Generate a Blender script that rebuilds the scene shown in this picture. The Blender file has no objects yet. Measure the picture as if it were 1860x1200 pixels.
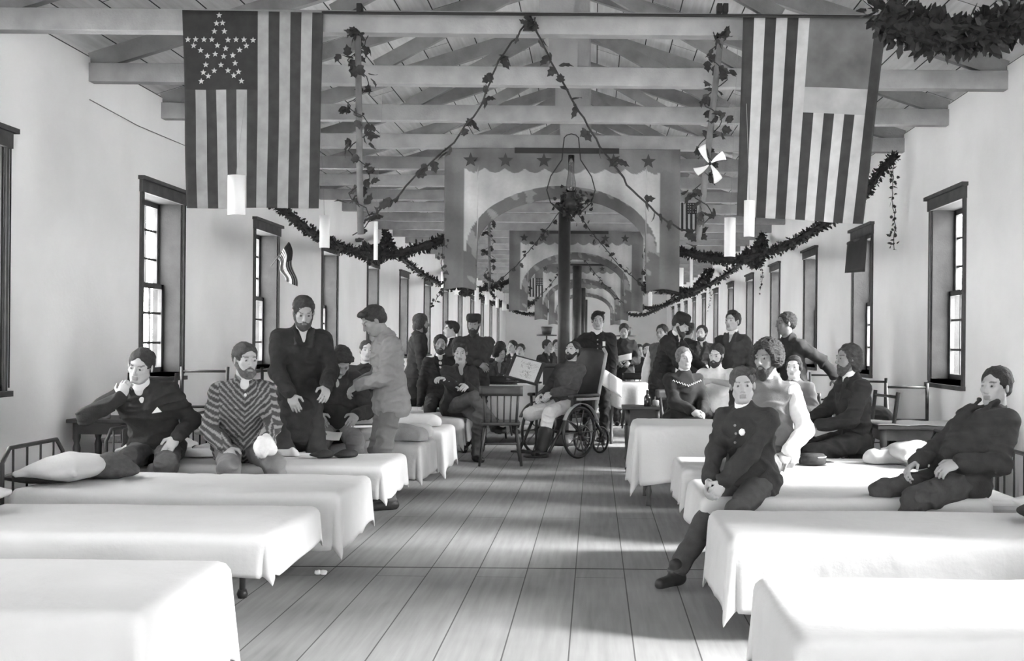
import bpy, bmesh, math, random
import numpy as np
from mathutils import Vector, Matrix, Euler
random.seed(7)
SC = bpy.context.scene
COL = SC.collection
PI = math.pi
# ------------------------------------------------------------------ camera
F_PX, VX, VY, EYE, ROLL = 2000.0, 1080.0, 617.0, 1.36, math.radians(0.5)
cd = bpy.data.cameras.new('camera'); cam = bpy.data.objects.new('camera', cd); COL.objects.link(cam)
cam.location = (0, 0, EYE)
cam.rotation_euler = (PI/2, -ROLL, 0)
cd.sensor_width = 36.0; cd.lens = 36.0*F_PX/1860
cd.shift_x = (930-VX)/1860; cd.shift_y = (VY-600)/1860
cd.clip_start = 0.05; cd.clip_end = 300
SC.camera = cam
# ------------------------------------------------------------------ light
w = bpy.data.worlds.new('overcast_sky'); SC.world = w; w.use_nodes = True
wn = w.node_tree; bg = wn.nodes['Background']
bg.inputs[0].default_value = (1, 1, 1, 1); bg.inputs[1].default_value = 27.0
sd = bpy.data.lights.new('hazy_sun', 'SUN'); sun = bpy.data.objects.new('hazy_sun', sd); COL.objects.link(sun)
sd.energy = 50.0; sd.angle = math.radians(26)
sun.rotation_euler = (math.radians(0), math.radians(62), math.radians(-8))
vs = SC.view_settings
vs.view_transform = 'Standard'; vs.look = 'None'; vs.exposure = 0.17; vs.gamma = 1.0; vs.use_curve_mapping = False
SC.cycles.use_denoising = True
SC.cycles.max_bounces = 10; SC.cycles.diffuse_bounces = 7
# ------------------------------------------------------------------ helpers
def at(px, py, Y):
    """the point at distance Y that the photograph shows at pixel (px, py)"""
    dx, dy = px-VX, py-VY
    c, s = math.cos(ROLL), math.sin(ROLL)
    return Vector(((dx*c+dy*s)*Y/F_PX, Y, EYE-(-dx*s+dy*c)*Y/F_PX))

MATS = {}
def mat(name, v, rough=0.85, mottle=0.12, scale=6.0, bump=0.0, bscale=60.0, metal=0.0, wave=None):
    if name in MATS: return MATS[name]
    m = bpy.data.materials.new(name); m.use_nodes = True; nt = m.node_tree; N = nt.nodes; L = nt.links
    b = N['Principled BSDF']; b.inputs['Roughness'].default_value = rough; b.inputs['Metallic'].default_value = metal
    b.inputs['Specular IOR Level'].default_value = 0.3
    tc = N.new('ShaderNodeTexCoord')
    no = N.new('ShaderNodeTexNoise'); no.inputs['Scale'].default_value = scale; no.inputs['Detail'].default_value = 6
    L.new(tc.outputs['Object'], no.inputs['Vector'])
    r = N.new('ShaderNodeValToRGB')
    a, c = v*(1-mottle), min(1, v*(1+mottle))
    r.color_ramp.elements[0].position = 0.3; r.color_ramp.elements[1].position = 0.7
    r.color_ramp.elements[0].color = (a, a, a, 1); r.color_ramp.elements[1].color = (c, c, c, 1)
    L.new(no.outputs['Fac'], r.inputs['Fac']); L.new(r.outputs['Color'], b.inputs['Base Color'])
    if bump:
        n2 = N.new('ShaderNodeTexNoise'); n2.inputs['Scale'].default_value = bscale; n2.inputs['Detail'].default_value = 4
        L.new(tc.outputs['Object'], n2.inputs['Vector'])
        bp = N.new('ShaderNodeBump'); bp.inputs['Strength'].default_value = bump; bp.inputs['Distance'].default_value = 0.01
        L.new(n2.outputs['Fac'], bp.inputs['Height']); L.new(bp.outputs['Normal'], b.inputs['Normal'])
    MATS[name] = m
    return m

def attr_mat(name, attr, rough=0.75):
    """material whose base colour is the 'tone' stored on the mesh (skin, eyes, brows, woven stripes)"""
    if name in MATS: return MATS[name]
    m = bpy.data.materials.new(name); m.use_nodes = True; nt = m.node_tree; N = nt.nodes; L = nt.links
    b = N['Principled BSDF']; b.inputs['Roughness'].default_value = rough
    b.inputs['Specular IOR Level'].default_value = 0.25
    a = N.new('ShaderNodeAttribute'); a.attribute_name = attr
    tc = N.new('ShaderNodeTexCoord'); no = N.new('ShaderNodeTexNoise'); no.inputs['Scale'].default_value = 25
    L.new(tc.outputs['Object'], no.inputs['Vector'])
    mr = N.new('ShaderNodeMapRange'); mr.inputs['To Min'].default_value = 0.9; mr.inputs['To Max'].default_value = 1.1
    L.new(no.outputs['Fac'], mr.inputs['Value'])
    mu = N.new('ShaderNodeMath'); mu.operation = 'MULTIPLY'
    L.new(a.outputs['Fac'], mu.inputs[0]); L.new(mr.outputs['Result'], mu.inputs[1])
    L.new(mu.outputs[0], b.inputs['Base Color'])
    MATS[name] = m
    return m

def link(name, me, m=None, parent=None):
    o = bpy.data.objects.new(name, me); COL.objects.link(o)
    if m is not None:
        for q in (m if isinstance(m, (list, tuple)) else [m]): me.materials.append(q)
    if parent is not None: o.parent = parent
    return o
def tag(o, label=None, cat=None, group=None, kind=None):
    if label: o['label'] = label
    if cat: o['category'] = cat
    if group: o['group'] = group
    if kind: o['kind'] = kind
    return o
def empty(name, loc, rz=0.0, label=None, cat=None, group=None):
    o = bpy.data.objects.new(name, None); COL.objects.link(o); o.empty_display_size = 0.1
    o.location = loc; o.rotation_euler = (0, 0, rz)
    return tag(o, label, cat, group)
def copy_tree(o, parent=None):
    c = o.copy(); COL.objects.link(c)
    if parent is not None: c.parent = parent
    for ch in [x for x in COL.objects if x.parent == o]: copy_tree(ch, c)
    return c

class MB:
    """collects boxes, bars, tubes, sheets into one mesh"""
    def __init__(s): s.v = []; s.f = []; s.mi = []
    def add(s, vs_, fs, mi=0):
        n = len(s.v); s.v += [tuple(p) for p in vs_]; s.f += [tuple(i+n for i in f) for f in fs]; s.mi += [mi]*len(fs)
    def box(s, a, b, mi=0, M=None):
        x0, y0, z0 = a; x1, y1, z1 = b
        P = [(x0,y0,z0),(x1,y0,z0),(x1,y1,z0),(x0,y1,z0),(x0,y0,z1),(x1,y0,z1),(x1,y1,z1),(x0,y1,z1)]
        if M is not None: P = [M @ Vector(p) for p in P]
        s.add(P, [(0,3,2,1),(4,5,6,7),(0,1,5,4),(1,2,6,5),(2,3,7,6),(3,0,4,7)], mi)
        return s
    def bar(s, p, q, wx, wy=None, mi=0, up=(0, 0, 1)):
        """rectangular bar from p to q"""
        wy = wy or wx; p = Vector(p); q = Vector(q); d = (q-p); L = d.length; d.normalize()
        u = Vector(up)
        if abs(d.dot(u)) > 0.99: u = Vector((0, 1, 0))
        a = d.cross(u).normalized(); b = a.cross(d).normalized()
        P = []
        for e in (p, q):
            for (i, j) in ((-1,-1),(1,-1),(1,1),(-1,1)): P.append(e+a*i*wx/2+b*j*wy/2)
        s.add(P, [(0,1,2,3),(7,6,5,4),(0,4,5,1),(1,5,6,2),(2,6,7,3),(3,7,4,0)], mi)
        return s
    def tube(s, pts, r, n=8, mi=0, caps=True):
        pts = [Vector(p) for p in pts]; m = len(pts)
        rr = r if isinstance(r, (list, tuple)) else [r]*m
        base = len(s.v); ref = None
        for i, p in enumerate(pts):
            d = (pts[min(i+1, m-1)]-pts[max(i-1, 0)])
            d = d.normalized() if d.length > 1e-9 else Vector((0, 0, 1))
            if ref is None:
                ref = d.orthogonal().normalized()
            a = (ref-d*ref.dot(d))
            a = a.normalized() if a.length > 1e-6 else d.orthogonal().normalized()
            ref = a; b = d.cross(a)
            for k in range(n):
                t = 2*PI*k/n; s.v.append(tuple(p+(a*math.cos(t)+b*math.sin(t))*rr[i]))
        for i in range(m-1):
            for k in range(n):
                k2 = (k+1) % n
                s.f.append((base+i*n+k, base+i*n+k2, base+(i+1)*n+k2, base+(i+1)*n+k)); s.mi.append(mi)
        if caps:
            s.f.append(tuple(base+k for k in reversed(range(n)))); s.mi.append(mi)
            s.f.append(tuple(base+(m-1)*n+k for k in range(n))); s.mi.append(mi)
        return s
    def lathe(s, prof, n=20, mi=0, c=(0, 0, 0), M=None):
        base = len(s.v); m = len(prof)
        for (r, z) in prof:
            for k in range(n):
                t = 2*PI*k/n; p = Vector((c[0]+r*math.cos(t), c[1]+r*math.sin(t), c[2]+z))
                s.v.append(tuple(M @ p if M is not None else p))
        for i in range(m-1):
            for k in range(n):
                k2 = (k+1) % n
                s.f.append((base+i*n+k, base+i*n+k2, base+(i+1)*n+k2, base+(i+1)*n+k)); s.mi.append(mi)
        s.f.append(tuple(base+k for k in reversed(range(n)))); s.mi.append(mi)
        s.f.append(tuple(base+(m-1)*n+k for k in range(n))); s.mi.append(mi)
        return s
    def grid(s, fn, nu, nv, mi=0, thick=0.0):
        base = len(s.v)
        for i in range(nu+1):
            for j in range(nv+1): s.v.append(tuple(fn(i/nu, j/nv)))
        for i in range(nu):
            for j in range(nv):
                a = base+i*(nv+1)+j
                s.f.append((a, a+1, a+nv+2, a+nv+1)); s.mi.append(mi(i/nu, j/nv) if callable(mi) else mi)
        return s
    def ball(s, c, r, n=10, m=6, sc=(1, 1, 1), mi=0):
        pr = [(max(1e-4, r*math.sin(PI*i/m)), -r*math.cos(PI*i/m)) for i in range(m+1)]
        M = Matrix.Translation(c) @ Matrix.Diagonal((sc[0], sc[1], sc[2], 1))
        return s.lathe(pr, n, mi, M=M)
    def build(s, name, m=None, parent=None, smooth=False, solid=0.0, bevel=0.0, sub=0):
        me = bpy.data.meshes.new(name); me.from_pydata(s.v, [], s.f); me.update()
        o = link(name, me, m, parent)
        if isinstance(m, (list, tuple)) and len(m) > 1:
            for p, k in zip(me.polygons, s.mi): p.material_index = k
        if smooth: me.polygons.foreach_set('use_smooth', [True]*len(me.polygons))
        if solid:
            md = o.modifiers.new('thickness', 'SOLIDIFY'); md.thickness = solid; md.offset = 0
        if bevel:
            md = o.modifiers.new('bevel', 'BEVEL'); md.width = bevel; md.segments = 2; md.limit_method = 'ANGLE'
        if sub:
            md = o.modifiers.new('sub', 'SUBSURF'); md.levels = sub; md.render_levels = sub
        return o
# ------------------------------------------------------------------ one-surface bodies: distance fields meshed by surface nets
class Field:
    def __init__(s): s.pr = []            # (kind, op, k, params, centre, radius)
    def cap(s, a, b, ra, rb=None, k=0.02, op=0):
        rb = ra if rb is None else rb
        a = np.array(a, float); b = np.array(b, float)
        s.pr.append(('c', op, k, (a, b, ra, rb), (a+b)/2, np.linalg.norm(a-b)/2+max(ra, rb)))
        return s
    def ell(s, c, r, R=None, k=0.02, op=0):
        c = np.array(c, float); r = np.array(r, float); R = np.eye(3) if R is None else np.array(R)
        s.pr.append(('e', op, k, (c, r, R), c, float(max(r))))
        return s
    def boxp(s, c, h, R=None, rd=0.01, k=0.01, op=0):
        c = np.array(c, float); h = np.array(h, float); R = np.eye(3) if R is None else np.array(R)
        s.pr.append(('b', op, k, (c, h, R, rd), c, float(np.linalg.norm(h))+rd))
        return s
    @staticmethod
    def dist(kind, q, P):
        if kind == 'c':
            a, b, ra, rb = q; ab = b-a; L2 = max(1e-12, ab@ab)
            t = np.clip(((P-a)@ab)/L2, 0, 1)
            return np.linalg.norm(P-a-t[:, None]*ab, axis=1)-(ra+(rb-ra)*t)
        if kind == 'e':
            c, r, R = q; L = (P-c)@R                     # R columns = axes
            k0 = np.linalg.norm(L/r, axis=1); k1 = np.linalg.norm(L/(r*r), axis=1)
            return np.where(k1 > 1e-9, k0*(k0-1)/np.maximum(k1, 1e-9), -min(r))
        c, h, R, rd = q; L = np.abs((P-c)@R)-(h-rd)
        return np.linalg.norm(np.maximum(L, 0), axis=1)+np.minimum(L.max(axis=1), 0)-rd
    def ev(s, P, near):
        d = np.full(len(P), 9.0)
        for (kind, op, k, q, c, r) in near:
            e = s.dist(kind, q, P)
            if op == 0:
                h = np.clip(0.5+0.5*(d-e)/k, 0, 1); d = d+(e-d)*h-k*h*(1-h)
            else:                                         # smooth subtraction
                h = np.clip(0.5-0.5*(d+e)/k, 0, 1); d = d+(-e-d)*h+k*h*(1-h)
        return d
    def mesh(s, h, noise=None):
        lo = np.min([p[4]-p[5]-p[2] for p in s.pr if p[1] == 0], axis=0)-3*h
        hi = np.max([p[4]+p[5]+p[2] for p in s.pr if p[1] == 0], axis=0)+3*h
        B = 12
        nb = np.ceil((hi-lo)/(h*B)).astype(int); n = nb*B+1
        V = np.full(n, 1.0, np.float32)
        ax = [lo[i]+h*np.arange(n[i]) for i in range(3)]
        half = h*B/2; dg = half*1.75
        for bi in range(nb[0]):
            for bj in range(nb[1]):
                for bk in range(nb[2]):
                    cc = lo+h*B*(np.array([bi, bj, bk])+0.5)
                    near = []
                    mn = 9.0
                    for p in s.pr:
                        if np.linalg.norm(p[4]-cc) > p[5]+dg+p[2]+0.03: continue
                        e = float(s.dist(p[0], p[3], cc[None])[0])
                        if e < dg+p[2]+0.03 or p[0] == 'e':
                            near.append(p)
                            if p[1] == 0: mn = min(mn, e)
                    if not near or mn > dg+0.06: continue
                    sl = [slice(bi*B, bi*B+B+1), slice(bj*B, bj*B+B+1), slice(bk*B, bk*B+B+1)]
                    X, Y, Z = np.meshgrid(ax[0][sl[0]], ax[1][sl[1]], ax[2][sl[2]], indexing='ij')
                    P = np.stack([X.ravel(), Y.ravel(), Z.ravel()], 1)
                    d = s.ev(P, near)
                    if noise is not None: d = d+noise(P)
                    V[sl[0], sl[1], sl[2]] = np.clip(d, -1, 1).reshape(X.shape)
        # surface nets
        ins = V < 0
        c8 = [ins[i:n[0]-1+i, j:n[1]-1+j, k:n[2]-1+k] for i in (0, 1) for j in (0, 1) for k in (0, 1)]
        sm = sum(c.astype(np.int8) for c in c8)
        act = np.argwhere((sm > 0) & (sm < 8))
        if len(act) == 0: return np.zeros((0, 3)), np.zeros((0, 4), int)
        idx = np.full(n-1, -1, np.int64); idx[act[:, 0], act[:, 1], act[:, 2]] = np.arange(len(act))
        acc = np.zeros((len(act), 3)); cnt = np.zeros(len(act))
        cor = [(i, j, k) for i in (0, 1) for j in (0, 1) for k in (0, 1)]
        for a in range(8):
            for b in range(a+1, 8):
                if sum(abs(cor[a][t]-cor[b][t]) for t in range(3)) != 1: continue
                va = V[act[:, 0]+cor[a][0], act[:, 1]+cor[a][1], act[:, 2]+cor[a][2]]
                vb = V[act[:, 0]+cor[b][0], act[:, 1]+cor[b][1], act[:, 2]+cor[b][2]]
                m = (va < 0) != (vb < 0)
                t = np.where(m, va/np.where(m, va-vb, 1), 0)
                pa = np.array(cor[a]); pb = np.array(cor[b])
                acc += np.where(m[:, None], pa+(pb-pa)*t[:, None], 0); cnt += m
        verts = lo+h*(act+acc/cnt[:, None])
        quads = []
        for axis in range(3):
            o1, o2 = [t for t in range(3) if t != axis]
            s0 = [slice(1, n[t]-1) for t in range(3)]; s1 = list(s0)
            s0[axis] = slice(0, n[axis]-1); s1[axis] = slice(1, n[axis])
            A = ins[tuple(s0)]; Bb = ins[tuple(s1)]
            for flip, mask in ((False, A & ~Bb), (True, ~A & Bb)):
                e = np.argwhere(mask)
                if not len(e): continue
                off = np.array([1, 1, 1]); off[axis] = 0
                e = e+off
                def ix(d1, d2):
                    q = e.copy(); q[:, o1] -= d1; q[:, o2] -= d2
                    return idx[q[:, 0], q[:, 1], q[:, 2]]
                Q = np.stack([ix(1, 1), ix(0, 1), ix(0, 0), ix(1, 0)], 1)
                if flip ^ (axis == 1): Q = Q[:, ::-1]
                quads.append(Q)
        Q = np.concatenate(quads); Q = Q[(Q >= 0).all(1)]
        return verts, Q
def np_mesh(name, V, Q, m, parent=None, tone=None):
    me = bpy.data.meshes.new(name)
    me.vertices.add(len(V)); me.vertices.foreach_set('co', V.astype(np.float32).ravel())
    me.loops.add(len(Q)*4); me.loops.foreach_set('vertex_index', Q.astype(np.int32).ravel())
    me.polygons.add(len(Q)); me.polygons.foreach_set('loop_start', np.arange(len(Q), dtype=np.int32)*4)
    me.polygons.foreach_set('use_smooth', np.ones(len(Q), bool))
    me.update(calc_edges=True)
    if tone is not None:
        a = me.attributes.new('tone', 'FLOAT', 'POINT'); a.data.foreach_set('value', tone.astype(np.float32))
    return link(name, me, m, parent)
def wrinkle(amp, sc=1.0, seed=0):
    r = np.random.RandomState(seed); W = r.randn(7, 3)*np.array([16, 16, 26])*sc; ph = r.rand(7)*6.28
    Wq = r.randn(3, 3)*7*sc; pq = r.rand(3)*6.28
    def f(P):
        wq = np.sin(P@Wq.T+pq)*0.9
        a = np.zeros(len(P))
        for i in range(7): a += np.sin(P@W[i]+ph[i]+wq[:, i % 3]*1.6)
        a /= 3.0
        return np.clip(amp*(np.abs(a)-0.45), -amp*0.8, min(amp*0.4, 0.004))
    return f
def smooth_mesh(V, Q, it=1):
    n = len(V)
    for _ in range(it):
        acc = np.zeros_like(V); c = np.zeros(n)
        for i in range(4):
            a, b = Q[:, i], Q[:, (i+1) % 4]
            np.add.at(acc, a, V[b]); np.add.at(acc, b, V[a]); np.add.at(c, a, 1); np.add.at(c, b, 1)
        V = V*0.5+0.5*acc/np.maximum(c, 1)[:, None]
    return V

# ------------------------------------------------------------------ people
mat('felt', 0.025, 0.9, 0.2, 20, 0.3, 200)
def rotx(a): c, s = math.cos(a), math.sin(a); return np.array([[1,0,0],[0,c,-s],[0,s,c]])
def roty(a): c, s = math.cos(a), math.sin(a); return np.array([[c,0,s],[0,1,0],[-s,0,c]])
def rotz(a): c, s = math.cos(a), math.sin(a); return np.array([[c,-s,0],[s,c,0],[0,0,1]])
D = math.radians
def ik(S, T, l1, l2, pole):
    S = np.array(S, float); T = np.array(T, float); d = T-S; L = np.linalg.norm(d)
    mx = (l1+l2)*0.995
    if L > mx: d = d*mx/L; L = mx; T = S+d
    L = max(L, abs(l1-l2)+0.02)
    u = d/np.linalg.norm(d)
    a = (l1*l1-l2*l2+L*L)/(2*L); h = math.sqrt(max(0, l1*l1-a*a))
    p = np.array(pole, float); p = p-u*(p@u); p /= max(1e-6, np.linalg.norm(p))
    return S+u*a+p*h, T
def nrm(v): v = np.array(v, float); return v/max(1e-9, np.linalg.norm(v))

def person(label, X, Y, yaw=0, H=1.72, hip=None, sit=None, lean=0, roll=0, twist=0, head=(0, 0, 0),
           hands=None, feet=None, epole=None, kpole=None, hdir=None, curl=(0.5, 0.5), res=0.006,
           skin=0.42, jacket=0.03, trousers=0.04, shirt=None, vee=True, hair=0.03, hairstyle='short', beard=None,
           hat=None, skirt=None, cuffs=None, collar=None, build=1.0, stripes=False, apron=None, shoe=0.02,
           sleeves=None, stump=None, long_coat=False, seed=0, buttons=0, group=None, lapel=True, bare_arm=None, face_h=1.0):
    """all targets in the person's own frame: (left, forward, up) metres from the floor point under the pelvis"""
    s = H/1.72
    T = lambda p: np.array([p[0], -p[1], p[2]])
    hipz = (sit+0.075*s) if sit is not None else (hip if hip is not None else 0.92*s)
    root = empty('person', (X, Y, 0), D(yaw), label, 'person', group)
    a = D(lean)                                          # forward lean: +lean tips towards -y
    Rp = rotx(a*0.45)@roty(D(roll)*0.5)
    Rc = rotz(D(twist))@rotx(a)@roty(D(roll))
    Rn = rotz(D(twist))@rotx(a*1.15)@roty(D(roll))
    up = np.array([0, 0, 1.0])
    P0 = np.array([0, 0, hipz])
    W = P0+Rp@up*0.15*s; C = W+Rc@up*0.17*s; NB = C+Rn@up*0.17*s
    Hd = rotz(D(head[0]))@rotx(D(head[1]))@roty(D(head[2]))      # head: yaw, pitch (+ = looks down), tilt
    nk = NB+(Rn@up*0.5+Hd@up*0.5)*0.066*s
    HC = nk+Hd@np.array([0, -0.012, 0.098])*s
    hw = 0.085*s; sw = 0.165*s*build
    SH = {+1: C+Rc@np.array([sw, 0.01, 0.115*s]), -1: C+Rc@np.array([-sw, 0.01, 0.115*s])}
    HJ = {+1: P0+Rp@np.array([hw, 0, -0.01]), -1: P0+Rp@np.array([-hw, 0, -0.01])}
    if hands is None: hands = ((0.24, 0.06, hipz-0.1), (-0.24, 0.06, hipz-0.1))
    if feet is None: feet = ((0.1, 0.0), (-0.1, 0.0)) if sit is None else ((0.12, 0.45), (-0.12, 0.42))
    EL, WR, KN, AN = {}, {}, {}, {}
    for i, sd_ in enumerate((+1, -1)):
        ep = (sd_*0.6, -0.5, -1.0) if epole is None or epole[i] is None else epole[i]
        EL[sd_], WR[sd_] = ik(SH[sd_], T(hands[i]), 0.285*s, 0.255*s, T(ep))
        ft = feet[i]; ft = (ft[0], ft[1], ft[2] if len(ft) > 2 else 0.075*s)
        kp = (sd_*0.15, 1.0, 0.35) if kpole is None or kpole[i] is None else kpole[i]
        KN[sd_], AN[sd_] = ik(HJ[sd_], T(ft), 0.43*s, 0.42*s, T(kp))
    # ---------- skin: one field for head, neck, torso, limbs, hands
    B = Field()
    B.ell(P0+np.array([0, 0, 0.01]), (0.15*s, 0.1*s, 0.1*s), Rp, k=0.05)
    B.ell(W, (0.13*s*build, 0.09*s, 0.13*s), Rc, k=0.06)
    B.ell(C+Rc@np.array([0, 0, 0.0]), (0.145*s*build, 0.098*s, 0.145*s), Rc, k=0.05)
    B.cap(SH[1]-Rc@np.array([0.03*s, 0, 0.008]), SH[-1]+Rc@np.array([0.03*s, 0, -0.008]), 0.042*s, k=0.04)
    B.cap(NB-Rn@up*0.03, nk, 0.056*s, 0.05*s, k=0.03)
    B.cap(nk, HC+Hd@np.array([0, 0.02, -0.03])*s, 0.05*s, 0.05*s, k=0.02)
    hs = s*1.0
    h_ = lambda x, y, z: HC+Hd@(np.array([x, y, z])*hs)
    hl = lambda r: tuple(q*hs for q in r)
    B.ell(h_(0, 0.016, 0.03), hl((0.073, 0.092, 0.086)), Hd, k=0.02)
    B.ell(h_(0, -0.03, -0.03), hl((0.057, 0.06, 0.078)), Hd, k=0.02)
    B.ell(h_(0, -0.058, -0.088), hl((0.028, 0.024, 0.022)), Hd, k=0.02)
    B.cap(h_(0.05, -0.005, -0.055), h_(0.022, -0.055, -0.09), 0.018*hs, k=0.02)
    B.cap(h_(-0.05, -0.005, -0.055), h_(-0.022, -0.055, -0.09), 0.018*hs, k=0.02)
    for e in (1, -1):
        B.ell(h_(e*0.038, -0.058, -0.018), hl((0.022, 0.02, 0.018)), Hd, k=0.015)
        B.ell(h_(e*0.031, -0.098, 0.006), hl((0.02, 0.014, 0.011)), Hd, k=0.012, op=1)
    B.cap(h_(-0.034, -0.079, 0.026), h_(0.034, -0.079, 0.026), 0.0095*hs, k=0.012)
    for e in (1, -1): B.ell(h_(e*0.031, -0.074, 0.005), hl((0.0145, 0.013, 0.011)), Hd, k=0.003)
    B.cap(h_(0, -0.086, 0.014), h_(0, -0.106, -0.026), 0.0065*hs, 0.0105*hs, k=0.008)
    for e in (1, -1): B.ell(h_(e*0.0115, -0.096, -0.032), hl((0.008, 0.009, 0.007)), Hd, k=0.005)
    B.cap(h_(-0.017, -0.085, -0.057), h_(0.017, -0.085, -0.057), 0.0065*hs, k=0.004)
    B.cap(h_(-0.014, -0.084, -0.069), h_(0.014, -0.084, -0.069), 0.0075*hs, k=0.004)
    for e in (1, -1):
        B.ell(h_(e*0.075, 0.006, -0.005), hl((0.008, 0.018, 0.03)), Hd@rotz(e*0.35), k=0.005)
    for i, sd_ in enumerate((+1, -1)):
        B.cap(SH[sd_]+Rc@np.array([-sd_*0.012, 0, -0.014]), EL[sd_], 0.043*s, 0.038*s, k=0.02); B.cap(EL[sd_], WR[sd_], 0.04*s, 0.026*s, k=0.015)
        st = stump and stump.get(sd_)
        B.cap(HJ[sd_], KN[sd_], 0.078*s, 0.052*s, k=0.04)
        if not (st and st == 'leg'):
            B.cap(KN[sd_], AN[sd_], 0.05*s, 0.034*s, k=0.02)
            td = nrm(KN[sd_]-HJ[sd_]) if sit is not None else np.array([0, -1, 0])
            fd = nrm([td[0], td[1], 0]); fd = nrm(fd+np.array([0, -0.5, 0]))
            B.cap(AN[sd_]-np.array([0, 0, 0.035*s]), AN[sd_]+fd*0.15*s-np.array([0, 0, 0.048*s]), 0.034*s, 0.026*s, k=0.02)
        if st and st == 'hand': continue
        # hand: palm, four unequal fingers bent at the knuckles, a thumb from the side
        fa = nrm(WR[sd_]-EL[sd_])
        hd = nrm(T(hdir[i][0])) if hdir and hdir[i] else nrm(fa*0.7+np.array([0, -0.25, -0.3]))
        pn = nrm(T(hdir[i][1])) if hdir and hdir[i] else np.array([-sd_*0.45, 0.35, -0.8])   # palm faces
        pn = nrm(pn-hd*(pn@hd)); sdv = np.cross(hd, pn)*(-sd_ if True else 1)
        if (sdv@(Rc@np.array([-sd_, 0, 0]))) < 0 and not (hdir and hdir[i]): sdv = -sdv
        Rh = np.stack([sdv, hd, pn], 1)
        w0 = WR[sd_]; cu = curl[i]
        B.ell(w0+hd*0.05*s, (0.04*s, 0.052*s, 0.016*s), Rh, k=0.012)
        for fi, (ox, fl) in enumerate(((0.029, 0.072), (0.0105, 0.08), (-0.0095, 0.075), (-0.028, 0.06))):
            b0 = w0+hd*(0.088-abs(fi-1.2)*0.004)*s+sdv*ox*s
            ang = 0.25+cu*0.7; p = b0; q = b0
            for seg, (fr, rr) in enumerate(((0.45, 0.0088), (0.32, 0.0082), (0.23, 0.0074))):
                d3 = hd*math.cos(ang)+pn*math.sin(ang)+sdv*ox*2.2*(1-cu)
                q = p+nrm(d3)*fl*fr*s*1.05
                B.cap(p, q, rr*s, rr*0.95*s, k=0.0045); p = q; ang += 0.15+cu*0.75
        t0 = w0+hd*0.025*s+sdv*0.03*s; t1 = t0+nrm(hd*0.55+sdv*0.75+pn*0.35)*0.04*s; t2 = t1+nrm(hd*0.85+sdv*0.1+pn*0.45)*0.032*s
        B.cap(t0, t1, 0.013*s, 0.0105*s, k=0.008); B.cap(t1, t2, 0.0105*s, 0.0085*s, k=0.004)
    V, Q = B.mesh(res)
    L = (V-HC)@Hd/hs
    tone = np.full(len(V), skin)
    front = (L[:, 1] < -0.055)
    for e in (1, -1):
        rr = ((L[:, 0]-e*0.031)/0.016)**2+((L[:, 2]-0.005)/0.008)**2
        tone = np.where(front & (rr < 1), skin*0.9, tone)
        rr = np.hypot(L[:, 0]-e*0.031, L[:, 2]-0.005)
        tone = np.where(front & (rr < 0.0065), 0.02, tone)
        bz = 0.026+0.004*np.cos((L[:, 0]-e*0.034)*60)
        tone = np.where(front & (np.abs(L[:, 0]-e*0.033) < 0.019) & (np.abs(L[:, 2]-bz) < 0.0035), (hair or 0.03)*0.6+0.25*skin, tone)
    tone = np.where(front & (np.abs(L[:, 0]) < 0.022) & (L[:, 2] < -0.05) & (L[:, 2] > -0.076) & (L[:, 1] < -0.08), skin*0.6, tone)
    np_mesh('body', V, Q, attr_mat('skin', 'tone', 0.6), root, tone)
    cr = max(res, 0.008)
    # ---------- hair, beard, hat
    if hair is not None and hairstyle != 'bald':
        Hf = Field(); g = {'short': 0.010, 'neat': 0.008, 'bushy': 0.032, 'long': 0.012, 'bun': 0.007, 'swept': 0.012}[hairstyle]
        Hf.ell(h_(0, 0.022, 0.034), hl((0.0745+g, 0.091+g, 0.084+g*0.8)), Hd, k=0.02)
        if hairstyle == 'bushy':
            for e in (1, -1): Hf.ell(h_(e*0.075, 0.02, -0.005), hl((0.04, 0.06, 0.06)), Hd, k=0.03)
            Hf.ell(h_(0, 0.07, -0.02), hl((0.075, 0.05, 0.06)), Hd, k=0.03)
        if hairstyle == 'long':
            for e in (1, -1): Hf.ell(h_(e*0.062, 0.035, -0.035), hl((0.03, 0.05, 0.07)), Hd, k=0.03)
            Hf.ell(h_(0, 0.075, -0.05), hl((0.07, 0.035, 0.07)), Hd, k=0.03)
        if hairstyle == 'bun':
            Hf.ell(h_(0, 0.12, 0.0), hl((0.04, 0.035, 0.04)), Hd, k=0.02)
            for e in (1, -1): Hf.ell(h_(e*0.07, 0.01, 0.0), hl((0.018, 0.035, 0.04)), Hd, k=0.02)
        if hairstyle in ('short', 'swept', 'neat'): Hf.ell(h_(0, 0.07, -0.012), hl((0.062, 0.04, 0.05)), Hd, k=0.02)
        if hairstyle == 'swept': Hf.ell(h_(0.03, -0.055, 0.1), hl((0.06, 0.04, 0.025)), Hd, k=0.02)
        fr = 0.052 if hairstyle != 'bushy' else 0.04
        Hf.ell(h_(0.006, -0.095, -0.018), hl((0.072, 0.088, 0.094)), Hd, k=0.012, op=1)
        if hairstyle in ('short', 'neat', 'swept'):
            for e in (1, -1): Hf.ell(h_(e*0.09, -0.012, -0.038), hl((0.034, 0.046, 0.052)), Hd, k=0.01, op=1)
        nz = wrinkle(0.013 if hairstyle == 'bushy' else 0.009, 4.5 if hairstyle == 'bushy' else 2.8, seed+5)
        V, Q = Hf.mesh(max(0.005, res), nz)
        np_mesh('hair', V, Q, mat('hair_%d' % int(hair*1000), hair, 0.75, 0.35, 40, 0.8, 160), root)
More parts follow.
